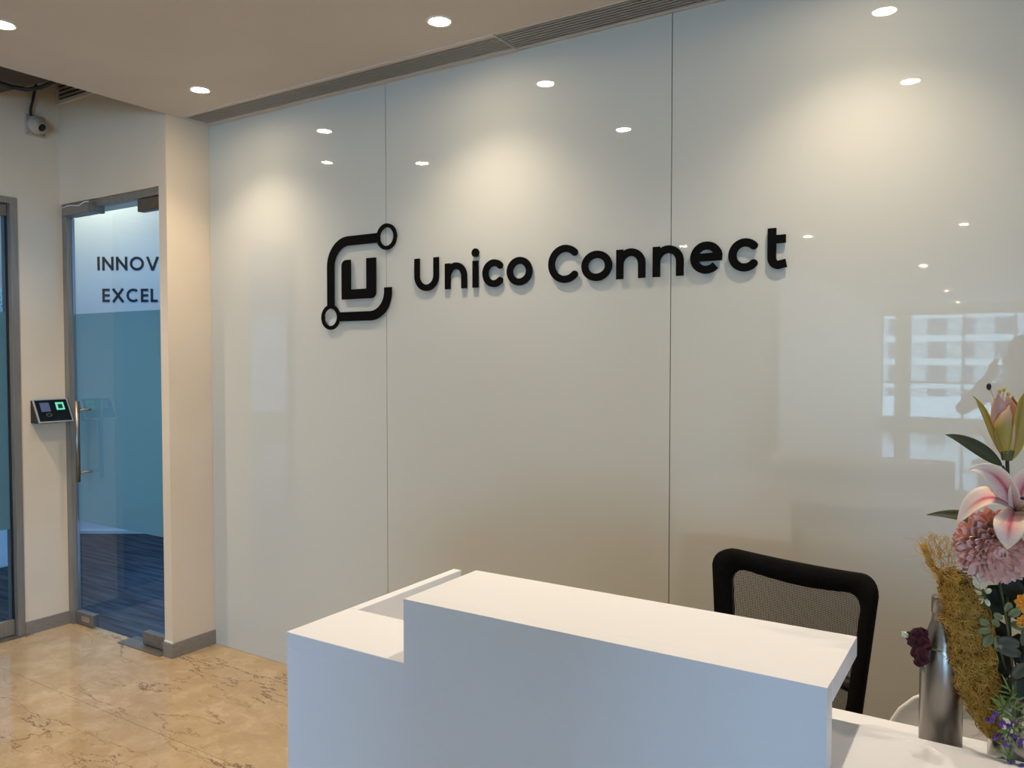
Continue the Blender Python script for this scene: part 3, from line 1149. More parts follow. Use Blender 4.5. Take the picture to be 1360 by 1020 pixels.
bz = bmesh.new()
for a in ((-0.098, 0.098, -0.004, 0.002), (-0.098, 0.098, fl_len - 0.002, fl_len + 0.004), (-0.098, -0.092, 0.002, fl_len - 0.002), (0.092, 0.098, 0.002, fl_len - 0.002)):
    f = face_box(a[0], a[1], a[2], a[3], -0.004, 0.006)
    me = bpy.data.meshes.new('tmp')
    f.to_mesh(me)
    bz.from_mesh(me)
    bpy.data.meshes.remove(me)
    f.free()
obj('bezel', bz, 'silver_bezel', rd)
obj('face_panel', face_box(-0.092, 0.092, 0.002, fl_len - 0.002, 0.0, 0.003), 'lens_black', rd)
obj('screen', face_box(-0.066, -0.014, 0.018, 0.076, 0.003, 0.0042), 'screen_blue', rd)
fs = obj('fingerprint_sensor', face_box(0.022, 0.068, 0.020, 0.068, 0.003, 0.007), 'sensor_green', rd)
obj('sensor_pad', face_box(0.032, 0.058, 0.032, 0.060, 0.007, 0.0075), 'sensor_dark', fs)
ic = bmesh.new()
for k in range(16):
    a0, a1 = 2 * PI * k / 16, 2 * PI * (k + 1) / 16
    pts = []
    for (r, a) in ((0.017, a0), (0.017, a1), (0.013, a1), (0.013, a0)):
        p = e0 + fu * (0.098 + r * 0.62 * math.sin(a)) + fn * 0.0036
        pts.append(ic.verts.new((p.x, -0.03 + r * math.cos(a), p.z)))
    ic.faces.new(pts)
obj('card_icon', ic, 'icon_grey', rd)

# speckled panel inside the left office
sp = tag(obj('wall_panel', box(-6.55, -6.50, 1.6, 3.2, 1.93, 2.13), 'speckled_green'), 'speckled green and white panel behind the left glass door', 'panel')
tag(obj('storage_cabinet', box(-6.95, -6.5, 1.6, 3.25, 0.0, 1.92, 0.01), 'office_white'), 'pale office cabinet behind the left glass door', 'cabinet')
sp.location = (0, 0, -0.0)

# ------------------------------------------------------------------ reception desk
rdsk = thing('reception_desk', 'white reception desk with a stepped front ledge', 'desk', (-0.3, 1.6, 0))
ZL = 0.964
XA, XBk = -1.420, 0.95
obj('front_panel', box(XA + 0.001, XBk - 0.001, 1.262, 1.30, 0.0, ZL - 0.0005), 'desk_white', rdsk)
obj('front_ledge', box(XA, XBk, 1.261, 1.470, ZL - 0.036, ZL, 0.0015), 'desk_white', rdsk)
obj('ledge_riser', box(XA + 0.03, XBk - 0.001, 1.438, 1.469, 0.0, ZL - 0.037), 'desk_white', rdsk)
obj('side_panel', box(XA, XA + 0.028, 1.4705, 1.915, 0.0, ZL, 0.0015), 'desk_white', rdsk)
obj('side_panel', box(XBk - 0.03, XBk, 1.4705, 1.915, 0.0, ZL, 0.0015), 'desk_white', rdsk)
obj('worktop', box(XA + 0.029, XBk - 0.031, 1.4705, 1.90, 0.725, 0.75), 'desk_white', rdsk)
sh = obj('back_shelf', box(-0.42, XBk - 0.031, 1.4705, 1.604, 0.905, 0.927, 0.0015), 'desk_white', rdsk)
obj('shelf_support', box(-0.418, -0.40, 1.475, 1.595, 0.75, 0.905), 'desk_white', rdsk)

ct = thing('raised_counter', 'white raised counter shelf standing on the reception desk ledge', 'counter', (-0.65, 1.4, ZL))
ZT1 = 1.100
obj('front_board', box(-1.063, -0.230, 1.2580, 1.2605, 0.0, ZT1), 'desk_white', ct)
cbm = bmesh.new()
bx(cbm, -1.063, -0.230, 1.2605, 1.298, ZL + 0.0005, ZT1)
obj('front_upstand', cbm, 'desk_white', ct)
obj('counter_top', box(-1.064, -0.229, 1.2985, 1.523, ZT1 - 0.036, ZT1, 0.001), 'desk_white', ct)
obj('end_support', box(-1.060, -1.03, 1.2985, 1.46, ZL + 0.0005, ZT1 - 0.036), 'desk_white', ct)

# ------------------------------------------------------------------ black mesh office chair
ch = thing('office_chair', 'black mesh-back office chair behind the reception desk', 'chair', (0, 0, 0), local=True)
# local: x across, y toward the backrest, z up, origin on the floor


def bow(x, z):
    return 0.20 + 0.05 * (1 - (x / 0.23) ** 2) + 0.10 * (z - 0.62)


def rrect(w0, w1, z0, z1, r, n=6):
    """rounded trapezoid outline, half-width w0 at z0, w1 at z1"""
    out = []
    for (cx, cz, a0) in ((w1 - r, z1 - r, 0), (-(w1 - r), z1 - r, 90), (-(w0 - r), z0 + r, 180), (w0 - r, z0 + r, 270)):
        for k in range(n + 1):
            a = math.radians(a0 + 90 * k / n)
            out.append((cx + r * math.cos(a), cz + r * math.sin(a)))
    return out


def densify(o, m):
    res = []
    n = len(o)
    for i in range(n):
        a, b = o[i], o[(i + 1) % n]
        L = math.hypot(a[0] - b[0], a[1] - b[1])
        k = max(1, int(L / m))
        for j in range(k):
            res.append((a[0] + (b[0] - a[0]) * j / k, a[1] + (b[1] - a[1]) * j / k))
    return res


ZC0, ZC1 = 0.59, 1.034
oo = densify(rrect(0.21, 0.242, ZC0, ZC1, 0.055), 0.03)
fb = bmesh.new()
rings = []
zc = (ZC0 + ZC1) / 2
for s, dy in ((1.0, 0.010), (1.0, -0.010), (0.985, -0.018), (0.91, -0.018), (0.83, -0.010), (0.81, 0.0), (0.81, 0.012), (0.91, 0.018), (0.985, 0.018)):
    ring = []
    for x, z in oo:
        t = 1 - s
        xx = x * (1 - t * 1.10)
        zz = zc + (z - zc) * (1 - t * 1.02)
        if zz > zc:
            zz -= (0.020 + t * 0.10) * max(0.0, 1 - (xx / 0.235) ** 2)
        ring.append(fb.verts.new((xx, bow(xx, zz) + dy, zz)))
    rings.append(ring)
n = len(oo)
for i in range(len(rings)):
    a, b = rings[i], rings[(i + 1) % len(rings)]
    for k in range(n):
        f = fb.faces.new((a[k], a[(k + 1) % n], b[(k + 1) % n], b[k]))
        f.smooth = True
bk = obj('back_frame', fb, 'black_fabric', ch)
# mesh weave
mw = bmesh.new()


def ribbon(p, q, w, axis, segs):
    pts = []
    for i in range(segs + 1):
        t = i / segs
        x = p[0] + (q[0] - p[0]) * t
        z = p[1] + (q[1] - p[1]) * t
        pts.append((x, z))
    prev = None
    for x, z in pts:
        a = mw.verts.new((x - (w if axis == 'v' else 0), bow(x, z) + (0.0006 if axis == 'v' else 0), z - (w if axis == 'h' else 0)))
        b = mw.verts.new((x + (w if axis == 'v' else 0), bow(x, z) + (0.0006 if axis == 'v' else 0), z + (w if axis == 'h' else 0)))
        if prev:
            mw.faces.new((prev[0], prev[1], b, a))
        prev = (a, b)


z = ZC0 + 0.05
while z < ZC1 - 0.06:
    ribbon((-0.195, z), (0.195, z), 0.0009, 'h', 14)
    z += 0.0048
x = -0.192
while x < 0.193:
    ribbon((x, ZC0 + 0.045), (x, ZC1 - 0.06), 0.0009, 'v', 10)
    x += 0.0048
me_o = obj('mesh_weave', mw, 'mesh_black', bk)
me_o['kind'] = 'stuff'
lb = bmesh.new()
tube(lb, [(xx, bow(xx, 0.725) + 0.010, 0.725) for xx in [-0.195 + 0.39 * k / 10 for k in range(11)]], 0.020, 8)
obj('lumbar_bar', lb, 'black_plastic', bk)
obj('seat', lathe(bmesh.new(), [(0.0, -0.03), (0.20, -0.03), (0.245, -0.01), (0.25, 0.015), (0.22, 0.035), (0.0, 0.04)], (0, -0.06, 0.47), 32), 'black_fabric', ch)
obj('spine', tube(bmesh.new(), [(0, 0.06, 0.42), (0, 0.22, 0.43), (0, 0.27, 0.52), (0, 0.275, 0.66), (0, 0.28, 0.78)], [0.022, 0.022, 0.02, 0.018, 0.014], 10), 'black_plastic', ch)
for s in (-1, 1):
    am = obj('armrest', box(s * 0.27 - 0.032, s * 0.27 + 0.032, -0.16, 0.10, 0.675, 0.70, 0.009), 'black_plastic', ch)
    obj('arm_post', tube(bmesh.new(), [(s * 0.20, -0.02, 0.45), (s * 0.26, -0.02, 0.46), (s * 0.275, -0.02, 0.52), (s * 0.27, -0.02, 0.68)], 0.016, 10), 'black_plastic', am)
obj('gas_lift', lathe(bmesh.new(), [(0.03, 0.09), (0.03, 0.25), (0.018, 0.25), (0.018, 0.44)], (0, 0, 0), 20), 'black_plastic', ch)
for k in range(5):
    a = 2 * PI * k / 5 + 0.3
    ex, ey = 0.29 * math.cos(a), 0.29 * math.sin(a)
    lg = obj('base_leg', tube(bmesh.new(), [(0, 0, 0.115), (ex * 0.6, ey * 0.6, 0.095), (ex, ey, 0.075)], [0.03, 0.022, 0.016], 8), 'black_plastic', ch)
    cw = bmesh.new()
    lathe(cw, [(0.0, -0.02), (0.026, -0.02), (0.028, 0.0), (0.026, 0.02), (0.0, 0.02)], (0, 0, 0), 18, 'X')
    bmesh.ops.transform(cw, matrix=Matrix.Translation((ex, ey, 0.0285)) @ Matrix.Rotation(a + PI / 2, 4, 'Z'), verts=cw.verts[:])
    tube(cw, [(ex, ey, 0.03), (ex, ey, 0.08)], 0.008, 8)
    obj('caster', cw, 'black_plastic', lg)
ch.location = (-0.578, 2.06, 0)
ch.rotation_euler = (0, 0, math.radians(-14))

# white moulded chair
wc = thing('shell_chair', 'white rounded plastic shell chair behind the steel bottle', 'chair', (0, 0, 0), local=True)
sb = bmesh.new()
N, Mv = 18, 12
grid = []
for j in range(Mv + 1):
    t = j / Mv
    row = []
    for i in range(N + 1):
        a = -1 + 2 * i / N
        if t < 0.5:                                     # seat
            s = t / 0.5
            y = -0.30 + 0.30 * s
            hw = 0.17 + 0.02 * math.sin(PI * s)
            x = hw * a
            zz = 0.44 + 0.03 * a * a + 0.01 * (1 - s)
        else:                                           # back, rounded top
            s = (t - 0.5) / 0.5
            y = 0.02 + 0.10 * s - 0.05 * a * a * s
            ang = s
            hw = 0.185 * math.sqrt(max(0.0, 1 - max(0, (s - 0.45) / 0.55) ** 2)) if s > 0.45 else 0.185
            x = hw * a
            zz = 0.46 + 0.40 * s
        row.append(sb.verts.new((x, y, zz)))
    grid.append(row)
for j in range(Mv):
    for i in range(N):
        q = (grid[j][i], grid[j][i + 1], grid[j + 1][i + 1], grid[j + 1][i])
        f = sb.faces.new(q)
        f.smooth = True
bmesh.ops.remove_doubles(sb, verts=sb.verts[:], dist=1e-5)
sho = obj('shell', sb, 'white_plastic', wc)
sm = sho.modifiers.new('solid', 'SOLIDIFY')
sm.thickness = 0.012
ss = sho.modifiers.new('sub', 'SUBSURF')
ss.levels = ss.render_levels = 1
for sx in (-1, 1):
    for sy in (-0.27, 0.03):
        obj('leg', tube(bmesh.new(), [(sx * 0.12, sy, 0.445), (sx * 0.17, sy * 1.15, 0.0)], [0.014, 0.010], 10), 'white_plastic', wc)
wc.location = (-0.075, 2.03, 0)

# ------------------------------------------------------------------ steel bottle
bt = thing('steel_bottle', 'brushed stainless steel water bottle on the shelf behind the desk ledge', 'bottle', (-0.0955, 1.532, 0.927))
bl = Vector((-0.0955, 1.532, 0.927))
obj('body', lathe(bmesh.new(), [(0.0, 0.0), (0.030, 0.0), (0.0335, 0.003), (0.0335, 0.150), (0.0325, 0.168), (0.0285, 0.188), (0.0215, 0.208), (0.0168, 0.222), (0.0155, 0.232), (0.0155, 0.238), (0.0, 0.238)], bl, 40), 'bottle_steel', bt)
obj('cap', lathe(bmesh.new(), [(0.0, 0.2365), (0.0165, 0.2365), (0.0172, 0.239), (0.0172, 0.262), (0.0155, 0.2665), (0.0, 0.268)], bl, 32), 'bottle_steel', bt)

# ------------------------------------------------------------------ flower arrangement
VX, VY, VZ = 0.036, 1.536, 0.927
vs = thing('flower_vase', 'polished silver vase holding the flowers', 'vase', (VX, VY, VZ))
obj('body', lathe(bmesh.new(), [(0.0, 0.0), (0.060, 0.0), (0.0625, 0.003), (0.0625, 0.115), (0.059, 0.128), (0.055, 0.128), (0.058, 0.112), (0.058, 0.012), (0.0, 0.010)], (VX, VY, VZ), 40), 'vase_steel', vs)


def B(a, b, c=0.0):
    """bouquet frame in millimetres, c toward the wall"""
    return Vector((-0.022 + a * 0.001, 1.510 + c * 0.001, 1.293 + b * 0.001))


def bez(P, t):
    if len(P) == 3:
        return P[0] * (1 - t) ** 2 + P[1] * 2 * t * (1 - t) + P[2] * t * t
    return P[0] * (1 - t) ** 3 + P[1] * 3 * t * (1 - t) ** 2 + P[2] * 3 * t * t * (1 - t) + P[3] * t ** 3


def petal(bm, P, width, face, cup=0.25, nu=12, nv=6, prof=None, ruffle=0.0, seed=0):
    """ribbon along the Bezier P, 'face' is the direction the upper side looks to"""
    P = [Vector(p) for p in P]
    uvl = bm.loops.layers.uv.verify()
    rnd = random.Random(seed)
    ph = rnd.random() * 6
    rows_ = []
    face = Vector(face).normalized()
    for i in range(nu + 1):
        t = i / nu
        c = bez(P, t)
        d = (bez(P, min(1, t + 0.02)) - bez(P, max(0, t - 0.02))).normalized()
        side = d.cross(face)
        if side.length < 1e-4:
            side = d.cross(Vector((1, 0, 0)))
        side.normalize()
        nrm = side.cross(d).normalized()
        w = width * (prof(t) if prof else (math.sin(PI * min(1, t * 0.93 + 0.07)) ** 0.75))
        row = []
        for j in range(nv + 1):
            s = -1 + 2 * j / nv
            p = c + side * (w / 2 * s) + nrm * (cup * w * (s * s - 0.35)) + nrm * (ruffle * math.sin(ph + 9 * t + 3 * s) * abs(s))
            row.append((bm.verts.new(p), t, j / nv))
        rows_.append(row)
    for i in range(nu):
        for j in range(nv):
            q = (rows_[i][j], rows_[i][j + 1], rows_[i + 1][j + 1], rows_[i + 1][j])
            f = bm.faces.new([v[0] for v in q])
            f.smooth = True
            for lp_, v in zip(f.loops, q):
                lp_[uvl].uv = (v[1], v[2])
    return bm


def pet_obj(name, parent, mat, P, width, face, **k):
    o = obj(name, petal(bmesh.new(), P, width, face, **k), mat, parent)
    m = o.modifiers.new('solid', 'SOLIDIFY')
    m.thickness = 0.0006
    return o


def noflip(bm):
    return bm


TOCAM = Vector((0.0, -0.97, 0.2))
leafprof = lambda t: (math.sin(PI * t ** 0.8) ** 0.9) if 0 < t < 1 else 0.02

# open pink lily
ly = thing('pink_lily', 'open pink and cream lily facing forward above the pink chrysanthemum', 'flower', tuple(B(27, 63, -20)))
C0 = B(29, 63, -8)
lw_ = 0.044
lp = lambda t: max(0.10, (math.sin(PI * (0.10 + 0.90 * t)) ** 0.8)) if t < 0.999 else 0.03
PET = [
    ([C0, B(4, 100, -32), B(-26, 92, -44), B(-52, 36, -34)], (0.1, -0.6, 0.8), 0.040),
    ([C0, B(18, 96, -34), B(4, 140, -40), B(-36, 128, -50)], (-0.35, -0.9, 0.25), 0.038),
    ([C0, B(22, 60, -58), B(20, 40, -72), B(18, 8, -58)], (-0.1, -0.95, 0.3), 0.044),
    ([C0, B(36, 98, -30), B(46, 132, -30), B(62, 128, -40)], (0.2, -0.95, 0.2), 0.040),
    ([C0, B(56, 80, -40), B(82, 84, -50), B(100, 52, -40)], (0.2, -0.7, 0.7), 0.042),
    ([C0, B(46, 46, -50), B(62, 28, -60), B(72, 0, -44)], (0.3, -0.9, 0.3), 0.040),
]
for i, (P, fc, wd) in enumerate(PET):
    pet_obj('petal', ly, 'lily_petal', P, wd, fc, cup=0.16, nu=16, nv=8, prof=lp, ruffle=0.0015, seed=i)
for i, (a, b) in enumerate(((44, 86), (54, 74), (50, 62), (38, 92), (60, 84))):
    st = obj('stamen', tube(bmesh.new(), [C0, B((27 + a) / 2 + 2, (63 + b) / 2 + 4, -40), B(a, b, -66)], 0.0011, 6), 'filament', ly)
    obj('anther', sphere(bmesh.new(), B(a, b, -67), 0.0042, 10, 6, (1, 0.6, 0.6)), 'anther_black', st)
obj('stem', tube(bmesh.new(), [C0, B(38, 40, 8), B(46, -60, 14), Vector((VX - 0.005, VY, VZ + 0.02))], 0.0028, 8), 'stem_green', ly)

# half-open yellow-pink lily bud
bd = thing('lily_bud', 'half-open yellow and pink lily bud at the top of the flowers', 'flower', tuple(B(16, 145, 0)))
b0 = B(16, 144, 0)
bp_ = lambda t: (0.42 + 0.58 * math.sin(PI * min(1, t * 1.05)) ** 0.8) * (1 if t < 0.8 else max(0.05, (1 - t) / 0.2) ** 0.7)
pet_obj('petal', bd, 'bud_outer', [b0, B(-4, 178, -14), B(-6, 222, -16), B(-33, 246, -16)], 0.017, (-0.75, -0.6, 0.1), cup=0.3, prof=bp_, nu=16, nv=8)
pet_obj('petal', bd, 'bud_outer', [b0, B(36, 170, -10), B(28, 236, -10), B(43, 260, -14)], 0.026, (0.55, -0.8, 0.1), cup=0.3, prof=bp_, nu=16, nv=8)
pet_obj('petal', bd, 'bud_front', [b0, B(10, 176, -20), B(8, 205, -22), B(18, 232, -8)], 0.030, (-0.15, -1, 0.1), cup=-0.25, prof=bp_, nu=16, nv=8)
pet_obj('petal', bd, 'bud_inner', [b0, B(4, 180, -6), B(2, 222, -4), B(2, 252, -10)], 0.026, (-0.2, -1, 0), cup=-0.2, prof=bp_, nu=14, nv=8)
pet_obj('petal', bd, 'bud_inner', [b0, B(20, 180, 6), B(18, 222, 8), B(14, 248, 4)], 0.030, (0.1, -1, 0), cup=-0.2, prof=bp_, nu=14, nv=8)
pet_obj('petal', bd, 'bud_outer', [b0, B(22, 180, 20), B(24, 222, 22), B(22, 246, 18)], 0.026, (0.1, 1, 0), cup=-0.3, prof=bp_, nu=14, nv=8)
obj('calyx', lathe(bmesh.new(), [(0.0, -0.003), (0.0075, -0.002), (0.0085, 0.004), (0.0105, 0.012), (0.009, 0.02), (0.0, 0.022)], b0, 16), 'stem_green', bd)
for a, b, mt in ((-11, 261, 'anther_black'), (4, 254, 'anther_yellow'), (10, 257, 'anther_yellow'), (16, 250, 'anther_yellow')):
    sm_ = obj('stamen', tube(bmesh.new(), [B(6, 215, 0), B((6 + a) / 2, (220 + b) / 2, -4), B(a, b, -8)], 0.0010, 6), 'filament', bd)
    obj('anther', sphere(bmesh.new(), B(a, b, -8), 0.0048 if mt == 'anther_black' else 0.0035, 10, 6, (0.8, 0.6, 1.2)), mt, sm_)
obj('stem', tube(bmesh.new(), [b0, B(18, 105, 6), B(30, 40, 18), B(50, -100, 22), Vector((VX - 0.01, VY + 0.01, VZ + 0.02))], 0.0028, 8), 'stem_dark', bd)

# long leaves by the lilies
lf1 = thing('lily_leaf', 'dark green pointed leaf rising left beneath the lily bud', 'leaf', tuple(B(-2, 140, 4)))
pet_obj('blade', lf1, 'leaf_dark', [B(10, 132, 4), B(-14, 152, -8), B(-44, 176, -10), B(-72, 180, -10)], 0.026, (0.15, -0.75, 0.65), cup=0.14, prof=leafprof, nu=14)
obj('stalk', tube(bmesh.new(), [B(10, 132, 4), B(24, 100, 12), B(38, 30, 20), B(50, -120, 24), Vector((VX, VY + 0.015, VZ + 0.02))], 0.002, 6), 'stem_dark', lf1)
lf2 = thing('lily_leaf', 'dark green narrow leaf pointing left beneath the pink lily', 'leaf', tuple(B(-10, 40, 6)))
pet_obj('blade', lf2, 'leaf_dark', [B(4, 34, 8), B(-30, 44, 2), B(-62, 50, -4), B(-98, 42, -6)], 0.022, (0.1, -0.7, 0.75), cup=0.12, prof=leafprof, nu=14)
obj('stalk', tube(bmesh.new(), [B(4, 34, 8), B(20, 10, 16), B(40, -120, 24), Vector((VX + 0.005, VY + 0.02, VZ + 0.02))], 0.002, 6), 'stem_dark', lf2)

# pink chrysanthemum
cm = thing('pink_chrysanthemum', 'large dusty pink chrysanthemum with layered petals', 'flower', tuple(B(2, 0, -4)))
cmc = B(2, 0, -4)
pm = bmesh.new()
mprof = lambda t: (0.55 + 0.45 * math.sin(PI * min(1.0, t)) if t < 0.85 else max(0.1, math.sqrt(max(0, 1 - ((t - 0.85) / 0.15) ** 2))) * 0.75)
petal(pm, [(0, 0, 0), (0, 0.0015, 0.011), (0, -0.001, 0.022)], 0.0105, (0, -1, 0.1), cup=0.42, nu=6, nv=4, prof=mprof)
me_p = bpy.data.meshes.new('petal')
bmesh.ops.recalc_face_normals(pm, faces=pm.faces[:])
pm.to_mesh(me_p)
pm.free()
me_p.materials.append(MATS['mum_petal'])
axis = Vector((0.26, -0.93, -0.22)).normalized()
rotA = Vector((0, 0, 1)).rotation_difference(axis)
NP = 190
for k in range(NP):
    f = (k + 0.5) / NP
    th = math.acos(1 - 1.62 * f)                  # 0 at the centre of the bloom
    ph = k * 2.399963
    d = Vector((math.sin(th) * math.cos(ph), math.sin(th) * math.sin(ph), math.cos(th)))
    tgt = d
    # outer petals lie flatter and longer; inner ones curl in
    ln = 0.80 + 0.80 * min(1, th / 1.4) + random.uniform(-0.08, 0.08)
    base_r = 0.010 + 0.019 * min(1.0, th / 1.2) - (0.004 if th < 0.4 else 0)
    dirp = (d + Vector((0, 0, 1)) * (0.22 if th > 0.5 else 0.0) + Vector((random.uniform(-.22, .22), random.uniform(-.22, .22), random.uniform(-.22, .22)))).normalized()
    dw = rotA @ d
    pw_ = rotA @ dirp
    ref = (rotA @ Vector((0, 0, 1)))
    # build a frame: z along petal, -y (upper side) toward the bloom centre axis
    zc_ = pw_
    yc_ = -(ref - zc_ * ref.dot(zc_))
    if yc_.length < 1e-3:
        yc_ = Vector((1, 0, 0)) - zc_ * zc_.x
    yc_.normalize()
    xc_ = yc_.cross(zc_)
    M = Matrix((xc_, yc_, zc_)).transposed().to_4x4()
    o = bpy.data.objects.new('petal', me_p)
    COL.objects.link(o)
    o.parent = cm
    M.translation = dw * base_r
    o.matrix_local = M @ Matrix.Scale(ln, 4)
obj('core', sphere(bmesh.new(), cmc, 0.026, 14, 10), 'mum_petal', cm)
obj('stem', tube(bmesh.new(), [cmc, B(8, -30, 14), B(20, -80, 22), Vector((VX - 0.02, VY + 0.005, VZ + 0.02))], 0.003, 8), 'stem_green', cm)

# burgundy flower hanging over the bottle
bf = thing('burgundy_flower', 'dark burgundy ruffled flower hanging in front of the steel bottle', 'flower', tuple(B(-108, -178, -20)))
rn = random.Random(5)
for k, (a, b, c, r) in enumerate(((-106, -160, -24, 13), (-98, -170, -30, 12), (-112, -172, -28, 12), (-100, -186, -30, 12), (-108, -192, -24, 11), (-96, -200, -26, 10), (-104, -208, -22, 9), (-118, -166, -20, 10), (-94, -180, -18, 10), (-100, -156, -18, 10))):
    for m_ in range(2):
        an = rn.random() * 6.28
        dv = Vector((math.cos(an), -0.3, math.sin(an)))
        p0 = B(a, b, c + 4)
        pet_obj('petal', bf, 'burgundy_petal', [p0 - dv * 0.001 * r * 0.9, p0 + Vector((0, -0.006, 0)), p0 + dv * 0.001 * r * 0.9], 0.0017 * r, (rn.uniform(-.3, .3), -1, rn.uniform(-.2, .4)), cup=0.25, nu=6, nv=4, ruffle=0.0015, seed=k * 3 + m_)
wb_ = bmesh.new()
sphere(wb_, B(-126, -165, -18), 0.0055, 10, 8, (1.1, 0.8, 0.9))
obj('pale_bud', wb_, 'cream_petal', bf)
for dz in (-2, 3):
    pet_obj('bud_petal', bf, 'cream_petal', [B(-120, -167, -20), B(-127, -165 + dz, -24), B(-132, -162 + dz, -22)], 0.006, (-0.2, -1, 0.3), cup=0.25, nu=5, nv=4)
obj('stem', tube(bmesh.new(), [B(-100, -180, -14), B(-80, -186, -10), B(-50, -190, 0), B(0, -250, 20), Vector((VX - 0.03, VY - 0.005, VZ + 0.06))], 0.0014, 6), 'stem_green', bf)
for a, b in ((-98, -222), (-94, -226), (-103, -224)):
    pet_obj('sepal', bf, 'leaf_sage', [B(-98, -212, -20), B((a - 98) / 2, (b - 212) / 2, -22), B(a, b, -20)], 0.005, (0, -1, 0.1), cup=0.2, nu=4, nv=2)

# orange flower at the right edge
of = thing('orange_flower', 'bright orange flower at the right edge of the picture', 'flower', tuple(B(46, -88, -26)))
for cz, n_, r in ((-80, 9, 17), (-112, 8, 14)):
    for k in range(n_):
        an = 2 * PI * k / n_ + cz
        c_ = B(46, cz, -20)
        dv = Vector((math.cos(an), -0.45, math.sin(an)))
        pet_obj('petal', of, 'orange_petal', [c_, c_ + dv * r * 0.0006 + Vector((0, -0.004, 0)), c_ + dv * r * 0.001], 0.012, (0, -1, 0.15), cup=0.22, nu=6, nv=4, ruffle=0.001, seed=k)
    obj('disc', sphere(bmesh.new(), B(46, cz, -24), 0.005, 10, 8), 'orange_petal', of)
obj('stem', tube(bmesh.new(), [B(46, -90, -16), B(52, -150, 0), B(54, -240, 20), Vector((VX + 0.015, VY, VZ + 0.03))], 0.002, 6), 'stem_green', of)


# sprigs of rounded leaves
def sprig(name, label, pts, leaves, mat, stemmat, lw0):
    t = thing(name, label, 'foliage', tuple(pts[-1]))
    obj('stem', tube(bmesh.new(), pts, 0.0018, 6), stemmat, t)
    for k, (p, q, w) in enumerate(leaves):
        mid = (p + q) / 2 + Vector((0, -0.005, 0.002))
        pet_obj('leaf', t, mat, [p, mid, q], w, (random.uniform(-.3, .3), -1, random.uniform(0, .5)), cup=0.15, nu=7, nv=4, prof=lambda t: max(0.12, math.sin(PI * (0.06 + 0.9 * t)) ** 0.6))
    return t


vin = Vector((VX - 0.015, VY - 0.01, VZ + 0.08))
lv = []
for (a, b, da, db, w) in ((-4, -126, -14, 10, 12), (-2, -134, -18, -2, 12), (0, -140, -10, -20, 14), (8, -140, 2, -24, 12), (6, -126, -2, 14, 12), (24, -106, 14, 16, 14), (26, -116, 18, -6, 13), (14, -112, -12, 8, 11), (20, -100, 4, 18, 12)):
    p = B(a, b, -22)
    lv.append((p, p + Vector((da * 0.001, -0.006, db * 0.001)), w * 0.001))
sprig('sage_sprig', 'sprig of rounded sage green leaves below the chrysanthemum', [B(6, -40, -6), B(14, -80, -16), B(22, -130, -18), B(26, -170, -6), vin], lv, 'leaf_sage', 'stem_green', 0.012)
lv = []
for (a, b, da, db, w) in ((38, -150, -30, 4, 18), (46, -150, 18, 14, 20), (40, -166, -34, 10, 18), (50, -170, 30, -4, 20), (44, -150, 4, 32, 16), (48, -180, -18, -22, 18), (62, -160, 26, 18, 18)):
    p = B(a, b, -20)
    lv.append((p, p + Vector((da * 0.001, -0.008, db * 0.001)), w * 0.001))
sprig('grey_sprig', 'sprig of dull grey-green leaves under the orange flower', [B(44, -146, -14), B(46, -190, -4), Vector((VX + 0.005, VY - 0.02, VZ + 0.08))], lv, 'leaf_grey', 'stem_dark', 0.018)
lv = []
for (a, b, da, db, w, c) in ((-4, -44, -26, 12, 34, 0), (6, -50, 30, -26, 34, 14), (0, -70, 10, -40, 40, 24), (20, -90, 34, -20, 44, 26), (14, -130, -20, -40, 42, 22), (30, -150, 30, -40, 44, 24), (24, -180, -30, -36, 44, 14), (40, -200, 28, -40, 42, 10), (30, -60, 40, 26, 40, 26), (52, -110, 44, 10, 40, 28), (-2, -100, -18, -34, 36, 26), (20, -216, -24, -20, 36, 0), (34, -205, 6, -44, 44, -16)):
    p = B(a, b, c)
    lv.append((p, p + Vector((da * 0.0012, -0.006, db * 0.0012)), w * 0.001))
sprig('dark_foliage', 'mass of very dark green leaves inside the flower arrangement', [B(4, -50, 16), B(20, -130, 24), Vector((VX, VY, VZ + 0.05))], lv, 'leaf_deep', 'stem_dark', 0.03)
# small white-green filler sprig
lv = []
for (a, b, da, db, w) in ((-18, -70, -10, 14, 9), (-16, -78, -16, 2, 8), (-14, -84, -6, -12, 8), (-10, -76, 8, 8, 8), (-12, -60, -14, 22, 9), (-10, -86, 6, -10, 7)):
    p = B(a, b, -12)
    lv.append((p, p + Vector((da * 0.001, -0.004, db * 0.001)), w * 0.001))
sprig('pale_sprig', 'tiny pale green leaves beside the jute wrap', [B(-14, -72, -8), B(0, -130, 0), vin], lv, 'cream_petal', 'stem_green', 0.008)

